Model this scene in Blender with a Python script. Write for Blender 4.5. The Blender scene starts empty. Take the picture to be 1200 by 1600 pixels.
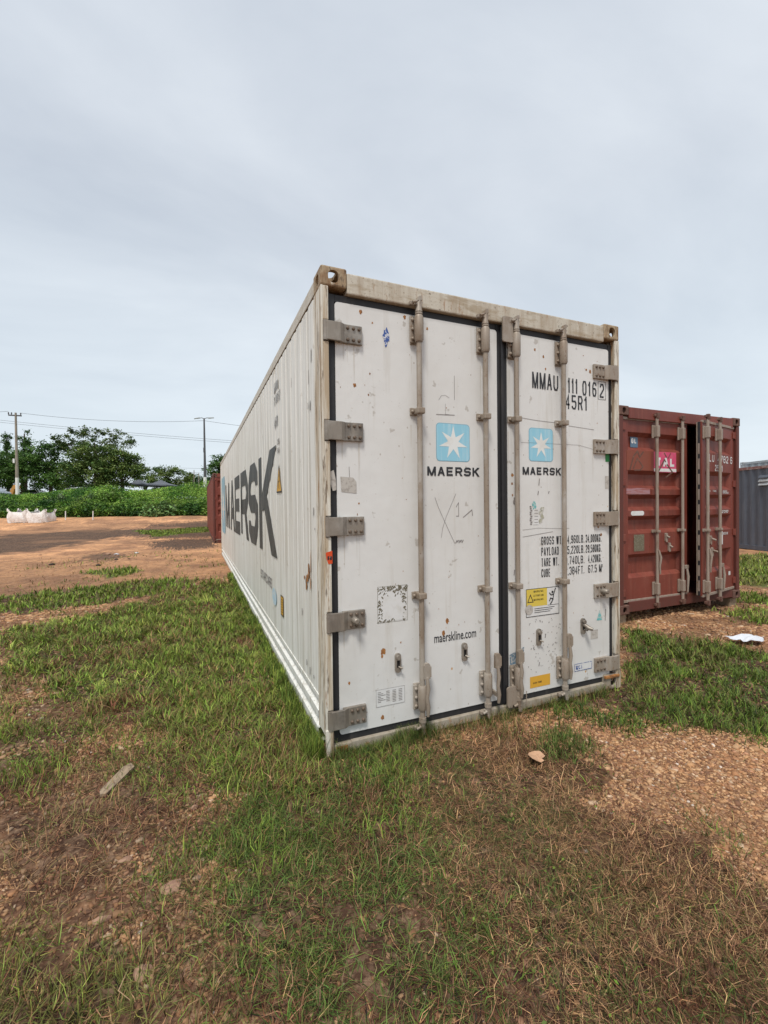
import bpy, bmesh, math, random
import numpy as np
from mathutils import Vector, Matrix
rng = np.random.default_rng(7); random.seed(7)
S = bpy.context.scene
C = S.collection
# ------------------------------------------------------------------ camera
CAM = np.array([-0.680, -2.509, 1.4815])
yaw, pitch, roll = 0.4011985, -0.0133374, -0.0108582
cy_, sy_ = math.cos(yaw), math.sin(yaw); cp_, sp_ = math.cos(pitch), math.sin(pitch)
fwd = np.array([sy_*cp_, cy_*cp_, sp_]); r0 = np.array([cy_, -sy_, 0]); u0 = np.cross(r0, fwd)
rgt = math.cos(roll)*r0 + math.sin(roll)*u0; upv = -math.sin(roll)*r0 + math.cos(roll)*u0
cam = bpy.data.cameras.new('camera'); cam.sensor_fit = 'HORIZONTAL'; cam.sensor_width = 36
cam.lens = 687.4/1200*36; cam.clip_start = .05; cam.clip_end = 3000
co = bpy.data.objects.new('camera', cam); C.objects.link(co)
co.matrix_world = Matrix(((rgt[0], upv[0], -fwd[0], CAM[0]), (rgt[1], upv[1], -fwd[1], CAM[1]), (rgt[2], upv[2], -fwd[2], CAM[2]), (0, 0, 0, 1)))
S.camera = co
# ------------------------------------------------------------------ world and sun
SUN_EL, SUN_AZ = math.radians(60), math.radians(218)     # azimuth: clockwise from +y
W = bpy.data.worlds.new('World'); S.world = W; W.use_nodes = True
nt = W.node_tree; nt.nodes.clear()
def N(nt, t, **k):
    n = nt.nodes.new(t)
    for a, b in k.items():
        if a in n.inputs.keys() if isinstance(a, str) else False: n.inputs[a].default_value = b
        else: setattr(n, a, b)
    return n
out = N(nt, 'ShaderNodeOutputWorld'); bg = N(nt, 'ShaderNodeBackground'); bg.inputs['Strength'].default_value = 1.0
sky = N(nt, 'ShaderNodeTexSky'); sky.sky_type = 'NISHITA'; sky.sun_disc = False
sky.sun_elevation = SUN_EL; sky.sun_rotation = SUN_AZ; sky.air_density = 1.3; sky.dust_density = 3
skys = N(nt, 'ShaderNodeVectorMath', operation='SCALE'); skys.inputs['Scale'].default_value = 0.085
nt.links.new(sky.outputs[0], skys.inputs[0])
tc = N(nt, 'ShaderNodeTexCoord'); sep = N(nt, 'ShaderNodeSeparateXYZ'); nt.links.new(tc.outputs['Generated'], sep.inputs[0])
# clouds: project the direction on a high flat layer, so bands get finer towards the horizon
ab = N(nt, 'ShaderNodeMath', operation='ABSOLUTE'); nt.links.new(sep.outputs['Z'], ab.inputs[0])
ad = N(nt, 'ShaderNodeMath', operation='ADD'); ad.inputs[1].default_value = .22; nt.links.new(ab.outputs[0], ad.inputs[0])
dv = N(nt, 'ShaderNodeVectorMath', operation='DIVIDE'); nt.links.new(tc.outputs['Generated'], dv.inputs[0])
cmb = N(nt, 'ShaderNodeCombineXYZ'); [nt.links.new(ad.outputs[0], cmb.inputs[i]) for i in (0, 1)]; cmb.inputs[2].default_value = 1
nt.links.new(cmb.outputs[0], dv.inputs[1])
mp = N(nt, 'ShaderNodeMapping'); mp.inputs['Scale'].default_value = (1.0, 1.7, .4); mp.inputs['Rotation'].default_value = (0, 0, math.radians(28)); nt.links.new(dv.outputs[0], mp.inputs[0])
nz = N(nt, 'ShaderNodeTexNoise'); nz.inputs['Scale'].default_value = .95; nz.inputs['Detail'].default_value = 7; nz.inputs['Roughness'].default_value = .53
nz.inputs['Distortion'].default_value = .3; nt.links.new(mp.outputs[0], nz.inputs['Vector'])
cr = N(nt, 'ShaderNodeValToRGB'); e = cr.color_ramp.elements
e[0].position = .32; e[0].color = (.43, .475, .54, 1); e[1].position = .74; e[1].color = (.64, .68, .725, 1)
nt.links.new(nz.outputs['Fac'], cr.inputs[0])
hz = N(nt, 'ShaderNodeMapRange'); hz.inputs['From Min'].default_value = 0; hz.inputs['From Max'].default_value = .55; hz.inputs['To Min'].default_value = .75; hz.inputs['To Max'].default_value = 0
nt.links.new(sep.outputs['Z'], hz.inputs['Value'])
m1 = N(nt, 'ShaderNodeMix', data_type='RGBA'); m1.inputs['B'].default_value = (.65, .735, .79, 1)
nt.links.new(hz.outputs[0], m1.inputs['Factor']); nt.links.new(cr.outputs[0], m1.inputs['A'])
m2 = N(nt, 'ShaderNodeMix', data_type='RGBA'); m2.inputs['Factor'].default_value = .9
nt.links.new(skys.outputs[0], m2.inputs['A']); nt.links.new(m1.outputs['Result'], m2.inputs['B'])
nt.links.new(m2.outputs['Result'], bg.inputs['Color']); nt.links.new(bg.outputs[0], out.inputs[0])
sl = bpy.data.lights.new('sun', 'SUN'); sl.energy = 2.2; sl.angle = math.radians(12); sl.color = (1, .96, .9)
so = bpy.data.objects.new('sun', sl); C.objects.link(so)
sd = Vector((math.sin(SUN_AZ)*math.cos(SUN_EL), math.cos(SUN_AZ)*math.cos(SUN_EL), math.sin(SUN_EL)))
so.rotation_euler = sd.to_track_quat('Z', 'Y').to_euler()
S.view_settings.view_transform = 'Standard'; S.view_settings.look = 'None'; S.view_settings.exposure = 0.42; S.view_settings.gamma = 1
# ------------------------------------------------------------------ materials
def mat(name, col, rough=.6, metal=0., layers=(), bump=(), attr=None, spec=.4, trans=0):
    """layers: (kind, scale xyz, lo, hi, colour, strength[, detail]); bump: (kind, scale xyz, strength, distance)"""
    m = bpy.data.materials.new(name); m.use_nodes = True; nt = m.node_tree; b = nt.nodes['Principled BSDF']
    L = nt.links.new
    b.inputs['Roughness'].default_value = rough; b.inputs['Metallic'].default_value = metal; b.inputs['Specular IOR Level'].default_value = spec
    tc = N(nt, 'ShaderNodeTexCoord')
    def tex(kind, sc, det=4):
        mp = N(nt, 'ShaderNodeMapping'); mp.inputs['Scale'].default_value = sc; mp.inputs['Location'].default_value = (random.random()*9, random.random()*9, random.random()*9)
        L(tc.outputs['Object'], mp.inputs[0])
        if kind == 'noise':
            t = N(nt, 'ShaderNodeTexNoise'); t.inputs['Scale'].default_value = 1; t.inputs['Detail'].default_value = det; t.inputs['Roughness'].default_value = .62
            L(mp.outputs[0], t.inputs['Vector']); return t.outputs['Fac']
        if kind == 'cell':
            t = N(nt, 'ShaderNodeTexVoronoi'); t.inputs['Scale'].default_value = 1; L(mp.outputs[0], t.inputs['Vector']); return t.outputs['Distance']
        if kind == 'wave':
            t = N(nt, 'ShaderNodeTexWave'); t.bands_direction = 'Y'; t.inputs['Scale'].default_value = 1; t.inputs['Distortion'].default_value = 0
            L(mp.outputs[0], t.inputs['Vector']); return t.outputs['Fac']
    if attr:
        a = N(nt, 'ShaderNodeAttribute'); a.attribute_name = attr; cur = a.outputs['Color']
    else:
        a = N(nt, 'ShaderNodeRGB'); a.outputs[0].default_value = (*col, 1); cur = a.outputs[0]
    for l in layers:
        kind, sc, lo, hi, c, st = l[:6]
        f = tex(kind, sc, l[6] if len(l) > 6 else 4)
        mr = N(nt, 'ShaderNodeMapRange'); mr.clamp = True
        mr.inputs['From Min'].default_value = lo; mr.inputs['From Max'].default_value = hi; mr.inputs['To Min'].default_value = 0; mr.inputs['To Max'].default_value = st
        L(f, mr.inputs['Value'])
        mx = N(nt, 'ShaderNodeMix', data_type='RGBA'); mx.inputs['B'].default_value = (*c, 1)
        L(mr.outputs[0], mx.inputs['Factor']); L(cur, mx.inputs['A']); cur = mx.outputs['Result']
    L(cur, b.inputs['Base Color'])
    prev = None
    for kind, sc, st, dist in bump:
        f = tex(kind, sc); bp = N(nt, 'ShaderNodeBump'); bp.inputs['Strength'].default_value = st; bp.inputs['Distance'].default_value = dist
        L(f, bp.inputs['Height'])
        if prev: L(prev, bp.inputs['Normal'])
        prev = bp.outputs['Normal']
    if prev: L(prev, b.inputs['Normal'])
    if trans:
        tr = N(nt, 'ShaderNodeBsdfTranslucent'); L(cur, tr.inputs['Color']); ms = N(nt, 'ShaderNodeMixShader'); ms.inputs[0].default_value = trans
        o = nt.nodes['Material Output']; L(b.outputs[0], ms.inputs[1]); L(tr.outputs[0], ms.inputs[2]); L(ms.outputs[0], o.inputs['Surface'])
    return m
DIRT = (.22, .17, .11); RUST = (.30, .13, .045)
M = {}
M['door_white'] = mat('white door paint', (.67, .665, .645), .38, layers=[
    ('noise', (1.2, 1.2, .8), .45, .75, (.56, .54, .50), .6), ('noise', (14, 14, 1.1), .56, .80, (.45, .41, .34), .45),
    ('noise', (9, 9, 9), .665, .70, (.33, .29, .24), .55, 3), ('cell', (13, 13, 9), .070, .045, (.30, .24, .18), .6), ('cell', (4, 4, 3), .035, .02, (.50, .26, .08), .9),
    ('noise', (60, 60, 60), .66, .74, (.40, .36, .30), .5)], bump=[('noise', (1.7, 1.7, 1.4), .35, .03), ('noise', (9, 9, 9), .08, .004)])
M['side_white'] = mat('white side paint', (.74, .735, .69), .5, layers=[
    ('noise', (1, .5, .5), .4, .7, (.66, .635, .57), .6), ('noise', (40, 17, .5), .50, .66, (.40, .37, .30), .62, 5), ('noise', (90, 60, 1.2), .56, .68, (.30, .27, .21), .6),
    ('noise', (7, 5, 5), .66, .72, (.34, .27, .18), .55), ('noise', (60, 60, 14), .70, .73, (.12, .09, .07), .75)],
    bump=[('noise', (20, 20, 1), .2, .01), ('noise', (2, 2, 2), .2, .02)])
M['post'] = mat('weathered white frame paint', (.66, .63, .55), .65, layers=[
    ('noise', (30, 30, 1.6), .42, .58, (.36, .26, .15), .8, 5), ('noise', (55, 55, 6), .555, .63, (.13, .085, .05), .85, 6), ('noise', (14, 14, 3), .60, .66, (.30, .16, .07), .7)],
    bump=[('noise', (60, 60, 8), .5, .004)])
M['casting'] = mat('rusty casting paint', (.36, .28, .18), .75, layers=[
    ('noise', (22, 22, 9), .42, .62, (.22, .12, .055), .8, 6), ('noise', (60, 60, 16), .54, .64, (.07, .045, .03), .8), ('noise', (16, 16, 10), .62, .70, (.60, .55, .45), .8)],
    bump=[('noise', (50, 50, 50), .6, .004)])
M['header'] = mat('tan stained header paint', (.53, .49, .41), .65, layers=[('noise', (5, 5, 22), .50, .64, (.33, .26, .17), .7, 5), ('noise', (70, 70, 70), .60, .68, (.20, .14, .09), .7),
    ('noise', (16, 16, 1.5), .45, .7, (.30, .22, .14), .6, 5), ('noise', (26, 26, 5), .62, .70, (.28, .13, .05), .7), ('noise', (40, 40, 30), .66, .72, (.10, .07, .045), .8)],
    bump=[('noise', (30, 30, 30), .4, .003)])
M['sill'] = mat('dirty sill paint', (.36, .315, .25), .75, layers=[
    ('noise', (14, 14, 3), .45, .65, (.24, .19, .13), .7, 5), ('noise', (9, 9, 9), .60, .70, (.36, .17, .07), .8), ('noise', (30, 30, 30), .62, .7, (.11, .08, .06), .7)],
    bump=[('noise', (30, 30, 30), .5, .004)])
M['gasket'] = mat('black rubber', (.022, .022, .024), .55, layers=[('noise', (12, 12, 2), .55, .8, (.09, .08, .07), .6)], bump=[('noise', (30, 30, 30), .3, .002)])
M['galv'] = mat('painted taupe steel', (.30, .25, .20), .5, metal=.1, layers=[('noise', (8, 8, 2.5), .52, .64, (.22, .16, .11), .7, 5), ('noise', (60, 60, 30), .60, .68, (.17, .085, .04), .75), ('noise', (4, 4, 3), .55, .68, (.46, .44, .41), .6),
    ('noise', (18, 18, 3), .45, .68, (.25, .20, .15), .6), ('noise', (35, 35, 35), .63, .72, (.14, .09, .055), .8), ('noise', (6, 6, 2), .55, .75, (.45, .42, .37), .7)], bump=[('noise', (50, 50, 50), .35, .002)])
M['galv_grey'] = mat('dull galvanised steel', (.27, .235, .195), .45, metal=.4, layers=[
    ('noise', (18, 18, 3), .45, .65, (.16, .14, .12), .8), ('noise', (8, 8, 8), .5, .72, (.40, .37, .33), .6)], bump=[('noise', (50, 50, 50), .3, .002)])
M['bolt'] = mat('dark bolt steel', (.16, .12, .09), .55, metal=.4)
M['black_hole'] = mat('unlit cavity paint', (.015, .013, .012), .9)
M['ink'] = mat('black lettering paint', (.025, .026, .03), .5, layers=[('noise', (60, 60, 60), .66, .70, (.5, .48, .44), .8)])
M['ink_side'] = mat('faded charcoal lettering', (.045, .05, .05), .55, layers=[('noise', (30, 10, 1.5), .5, .8, (.17, .165, .15), .8), ('noise', (50, 50, 50), .68, .72, (.5, .48, .42), .8)])
M['ink_faint'] = mat('faint grey lettering', (.34, .34, .33), .6)
M['logo_blue'] = mat('pale blue logo paint', (.27, .55, .68), .45, layers=[('noise', (40, 40, 2), .5, .75, (.52, .68, .74), .7), ('noise', (40, 40, 40), .64, .72, (.45, .52, .52), .6)])
M['logo_edge'] = mat('logo outline', (.20, .38, .47), .5)
M['logo_white'] = mat('logo star paint', (.72, .74, .72), .4, layers=[('noise', (8, 8, 8), .5, .7, (.60, .56, .50), .6)])
M['side_blue'] = mat('faded blue side logo', (.25, .44, .53), .55, layers=[('noise', (30, 14, 1), .45, .75, (.42, .52, .55), .7)])
M['sticker_white'] = mat('white sticker', (.68, .68, .67), .35, layers=[('noise', (12, 12, 12), .5, .7, (.55, .53, .49), .7)])
M['sticker_grey'] = mat('worn grey sticker', (.47, .44, .40), .6, layers=[('noise', (40, 40, 40), .5, .62, (.30, .27, .24), .8)])
M['yellow'] = mat('yellow warning sticker', (.66, .50, .08), .45, layers=[('noise', (25, 25, 25), .6, .7, (.5, .42, .2), .7)])
M['orange'] = mat('orange yellow sticker', (.66, .36, .045), .45, layers=[('noise', (25, 25, 25), .6, .7, (.45, .28, .1), .7)])
M['orange_red'] = mat('orange red sticker', (.62, .07, .015), .45)
M['green'] = mat('green tape', (.01, .22, .04), .4)
M['teal'] = mat('teal sticker', (.10, .42, .42), .5, layers=[('noise', (60, 60, 60), .45, .6, (.5, .55, .52), .8)])
M['blue'] = mat('blue sticker', (.04, .09, .30), .4, layers=[('noise', (60, 60, 60), .54, .58, (.62, .63, .65), .9)])
M['bluegrey'] = mat('torn blue sticker', (.10, .18, .25), .6, layers=[('noise', (45, 45, 45), .48, .56, (.50, .48, .45), .9)])
M['rust_spot'] = mat('bare rust', (.36, .16, .05), .85, layers=[('noise', (30, 30, 30), .45, .6, (.16, .07, .03), .8)])
M['scratch'] = mat('grey scratch', (.22, .20, .19), .8)
M['red'] = mat('oxide red container paint', (.19, .043, .028), .5, layers=[('noise', (1.1, 1.1, 1.1), .5, .72, (.25, .075, .05), .7), ('noise', (11, 11, .8), .54, .70, (.105, .030, .020), .65, 5),
    ('noise', (2, 2, 2), .45, .7, (.125, .028, .019), .6), ('noise', (16, 16, 1.6), .50, .74, (.27, .10, .07), .45, 5), ('noise', (24, 24, 12), .64, .71, (.10, .035, .02), .8), ('noise', (50, 50, 50), .70, .74, (.45, .30, .22), .7)],
    bump=[('noise', (6, 6, 6), .15, .015)])
M['red_dark'] = mat('darker red frame paint', (.115, .034, .025), .6, layers=[('noise', (20, 20, 4), .5, .7, (.09, .04, .03), .8)], bump=[('noise', (30, 30, 30), .4, .003)])
M['red_casting'] = mat('brown red casting', (.12, .06, .045), .75, layers=[('noise', (25, 25, 25), .5, .7, (.22, .13, .09), .7)], bump=[('noise', (50, 50, 50), .5, .003)])
M['red_rod'] = mat('grey brown lock bar paint', (.30, .245, .20), .55, layers=[('noise', (20, 20, 5), .5, .7, (.19, .12, .08), .7)])
M['pink'] = mat('pink sign', (.60, .07, .16), .5, layers=[('noise', (20, 20, 20), .5, .75, (.55, .2, .22), .7)])
M['faded_red'] = mat('faded repainted patch', (.22, .06, .035), .6)
M['milky'] = mat('torn pale film', (.36, .20, .22), .5, layers=[('noise', (6, 6, 60), .45, .6, (.30, .09, .07), .9)])
M['plate'] = mat('data plate metal', (.17, .15, .10), .5, metal=.3, layers=[('noise', (60, 60, 60), .5, .6, (.28, .26, .2), .6)])
M['slate'] = mat('slate grey container paint', (.082, .094, .118), .5, layers=[('noise', (10, 10, 1.2), .5, .75, (.13, .14, .16), .6), ('noise', (3, 3, 3), .5, .7, (.065, .075, .095), .6)])
M['rail_red'] = mat('rusty red rail', (.20, .09, .08), .7, layers=[('noise', (9, 9, 9), .45, .6, (.34, .28, .26), .8)])
M['pale_grey'] = mat('pale grey container paint', (.42, .45, .46), .6, layers=[('noise', (9, 9, 9), .45, .65, (.30, .27, .25), .7)])
M['concrete'] = mat('utility pole concrete', (.30, .26, .21), .85, layers=[('noise', (8, 8, 1.2), .45, .7, (.17, .15, .13), .7)])
M['pole_dark'] = mat('dark lamp pole paint', (.085, .085, .09), .6)
M['whitewash'] = mat('whitewash', (.74, .73, .70), .8)
M['wire'] = mat('wire', (.10, .11, .12), .6)
M['bark'] = mat('bark', (.085, .062, .045), .9, layers=[('noise', (9, 9, 2), .45, .65, (.045, .034, .026), .8)], bump=[('noise', (12, 12, 3), .6, .03)])
M['bag'] = mat('white woven bag', (.78, .75, .72), .8, layers=[('noise', (4, 4, 2), .48, .7, (.42, .33, .27), .7)], bump=[('noise', (5, 5, 3), .8, .08), ('noise', (18, 18, 9), .5, .03)])
M['bag_fill'] = mat('dark bag filling', (.035, .027, .022), .9)
M['tent'] = mat('dark grey canopy', (.105, .115, .135), .6)
M['tent_leg'] = mat('tent leg', (.3, .3, .3), .5)
M['carpaint'] = mat('silver car paint', (.42, .47, .52), .25, metal=.3)
M['carwhite'] = mat('white car paint', (.72, .73, .73), .25)
M['glass'] = mat('car glass', (.03, .04, .05), .08)
M['tyre'] = mat('tyre', (.02, .02, .02), .8)
M['digger'] = mat('ochre machine paint', (.48, .24, .06), .5, layers=[('noise', (6, 6, 6), .5, .7, (.3, .14, .04), .8)])
M['paper'] = mat('white crumpled plastic', (.58, .60, .64), .5)
M['card'] = mat('dry leaf', (.50, .30, .18), .8, layers=[('noise', (40, 40, 40), .5, .7, (.34, .19, .1), .7)])
M['plank'] = mat('weathered board', (.32, .24, .16), .85, layers=[('noise', (12, 90, 12), .45, .6, (.18, .13, .09), .8)], bump=[('noise', (15, 120, 15), .5, .003)])
M['rock'] = mat('pinkish stone', (.34, .205, .135), .85, layers=[('noise', (30, 30, 30), .45, .65, (.20, .11, .075), .8)], bump=[('noise', (60, 60, 60), .6, .004)])
M['grass'] = mat('grass blades', (0, 0, 0), .6, attr='col', trans=.14, spec=.2)
M['leaf'] = mat('foliage', (0, 0, 0), .55, attr='col', trans=.2, spec=.25)
M['pebble'] = mat('gravel stones', (0, 0, 0), .8, attr='col', layers=[('noise', (90, 90, 90), .45, .7, (.16, .085, .05), .35)])
# ------------------------------------------------------------------ helpers
def tag(o, label=None, cat=None, group=None, kind=None):
    for k, v in (('label', label), ('category', cat), ('group', group), ('kind', kind)):
        if v: o[k] = v
    return o
def empty(name, loc=(0, 0, 0), rz=0, **k):
    o = bpy.data.objects.new(name, None); C.objects.link(o); o.location = loc; o.rotation_euler.z = rz; o.empty_display_size = .1
    return tag(o, **k)
class MB:
    def __init__(s): s.v = []; s.f = []; s.sm = []
    def add(s, vs, fs, smooth=False):
        n = len(s.v); s.v += [tuple(map(float, v)) for v in vs]; s.f += [tuple(n+i for i in f) for f in fs]; s.sm += [smooth]*len(fs)
    def box(s, x0, x1, y0, y1, z0, z1, b=0):
        """box with small bevels of width b"""
        if b <= 0:
            s.add([(x, y, z) for z in (z0, z1) for y in (y0, y1) for x in (x0, x1)], [(0, 2, 3, 1), (4, 5, 7, 6), (0, 1, 5, 4), (2, 6, 7, 3), (0, 4, 6, 2), (1, 3, 7, 5)]); return s
        bm = bmesh.new(); bmesh.ops.create_cube(bm, size=1)
        for v in bm.verts: v.co = ((x0+x1)/2+v.co.x*(x1-x0), (y0+y1)/2+v.co.y*(y1-y0), (z0+z1)/2+v.co.z*(z1-z0))
        b = min(b, .45*min(x1-x0, y1-y0, z1-z0))
        bmesh.ops.bevel(bm, geom=bm.edges[:], offset=b, segments=2, affect='EDGES', profile=.6)
        bm.verts.index_update(); s.add([v.co[:] for v in bm.verts], [[v.index for v in f.verts] for f in bm.faces]); bm.free(); return s
    def tube(s, pts, rad, n=10, caps=True, smooth=True):
        pts = [Vector(p) for p in pts]; rads = rad if isinstance(rad, (list, tuple)) else [rad]*len(pts)
        vs = []; 
        t0 = (pts[1]-pts[0]).normalized(); a = t0.orthogonal().normalized()
        for i, p in enumerate(pts):
            t = (pts[min(i+1, len(pts)-1)]-pts[max(i-1, 0)]).normalized()
            a = (a-t*a.dot(t)).normalized(); b = t.cross(a)
            for k in range(n):
                an = 2*math.pi*k/n; vs.append(p+(a*math.cos(an)+b*math.sin(an))*rads[i])
        fs = [(i*n+k, i*n+(k+1) % n, (i+1)*n+(k+1) % n, (i+1)*n+k) for i in range(len(pts)-1) for k in range(n)]
        s.add(vs, fs, smooth)
        if caps: s.add(vs[:n], [tuple(range(n))[::-1]]); s.add(vs[-n:], [tuple(range(n))])
        return s
    def cyl(s, p, q, r, n=14): return s.tube([p, q], r, n)
    def prism(s, poly, d0, d1, fr):
        """poly in (u,w), extruded between depths d0 and d1; fr(u,w,d) -> xyz"""
        n = len(poly); vs = [fr(u, w, d0) for u, w in poly]+[fr(u, w, d1) for u, w in poly]
        s.add(vs, [tuple(range(n)), tuple(range(2*n-1, n-1, -1))]+[(i, n+i, n+(i+1) % n, (i+1) % n) for i in range(n)]); return s
    def build(s, name, m, parent=None, loc=None, **k):
        me = bpy.data.meshes.new(name); me.from_pydata(s.v, [], s.f)
        me.polygons.foreach_set('use_smooth', s.sm)
        bm = bmesh.new(); bm.from_mesh(me); bmesh.ops.recalc_face_normals(bm, faces=bm.faces[:]); bm.to_mesh(me); bm.free()
        me.materials.append(m); o = bpy.data.objects.new(name, me); C.objects.link(o)
        if parent: o.parent = parent
        if loc is not None: o.location = loc
        return tag(o, **k)
FRONT = lambda y: (lambda u, w, d: (u, y-d, w))       # faces -y
LEFT = lambda x: (lambda u, w, d: (x-d, -u, w))       # faces -x; u = -y runs left to right
def rrect(x0, x1, z0, z1, r, n=5):
    P = []
    for cx, cz, a0 in ((x1-r, z1-r, 0), (x0+r, z1-r, 90), (x0+r, z0+r, 180), (x1-r, z0+r, 270)):
        for i in range(n+1):
            a = math.radians(a0+90*i/n); P.append((cx+r*math.cos(a), cz+r*math.sin(a)))
    return P
def mesh_np(name, verts, loops, starts, totals, m, cols=None, smooth=False, **k):
    me = bpy.data.meshes.new(name); me.vertices.add(len(verts)); me.vertices.foreach_set('co', verts.astype(np.float32).ravel())
    me.loops.add(len(loops)); me.loops.foreach_set('vertex_index', loops.astype(np.int32)); me.polygons.add(len(starts))
    me.polygons.foreach_set('loop_start', starts.astype(np.int32)); me.polygons.foreach_set('loop_total', totals.astype(np.int32))
    if smooth: me.polygons.foreach_set('use_smooth', np.ones(len(starts), bool))
    me.update(calc_edges=True)
    if cols is not None:
        a = me.color_attributes.new('col', 'FLOAT_COLOR', 'POINT'); c = np.ones((len(verts), 4), np.float32); c[:, :3] = cols; a.data.foreach_set('color', c.ravel())
    me.materials.append(m); o = bpy.data.objects.new(name, me); C.objects.link(o); return tag(o, **k)
# value noise
_tab = rng.random((256, 256))
def vn(x, y):
    xi = np.floor(x).astype(int); yi = np.floor(y).astype(int); fx = x-xi; fy = y-yi
    fx = fx*fx*(3-2*fx); fy = fy*fy*(3-2*fy); g = lambda a, b: _tab[a % 256, b % 256]
    return (g(xi, yi)*(1-fx)+g(xi+1, yi)*fx)*(1-fy)+(g(xi, yi+1)*(1-fx)+g(xi+1, yi+1)*fx)*fy
def fbm(x, y, o=4):
    r = 0; a = .5; t = 0
    for i in range(o): r = r+a*vn(x*2**i+17*i, y*2**i+5*i); t += a; a *= .5
    return r/t
# ------------------------------------------------------------------ stroke lettering
def strip(pts, t, closed=False):
    """mitred band of width t along pts -> list of quads"""
    P = [np.array(p, float) for p in pts]; n = len(P); L = []; R = []
    for i in range(n):
        a = P[i-1] if (i > 0 or closed) else None; b = P[(i+1) % n] if (i < n-1 or closed) else None
        d1 = (P[i]-a) if a is not None else None; d2 = (b-P[i]) if b is not None else None
        if d1 is None: d1 = d2
        if d2 is None: d2 = d1
        d1 = d1/np.linalg.norm(d1); d2 = d2/np.linalg.norm(d2); n1 = np.array([-d1[1], d1[0]]); n2 = np.array([-d2[1], d2[0]])
        m = n1+n2; m = m/np.linalg.norm(m); k = t/2/max(.35, m@n1); L.append(P[i]+m*k); R.append(P[i]-m*k)
    rn = n if closed else n-1
    return [[L[i], L[(i+1) % n], R[(i+1) % n], R[i]] for i in range(rn)]
c_ = .22
RO = [(c_, 0), (1-c_, 0), (1, c_), (1, 1-c_), (1-c_, 1), (c_, 1), (0, 1-c_), (0, c_)]
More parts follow.
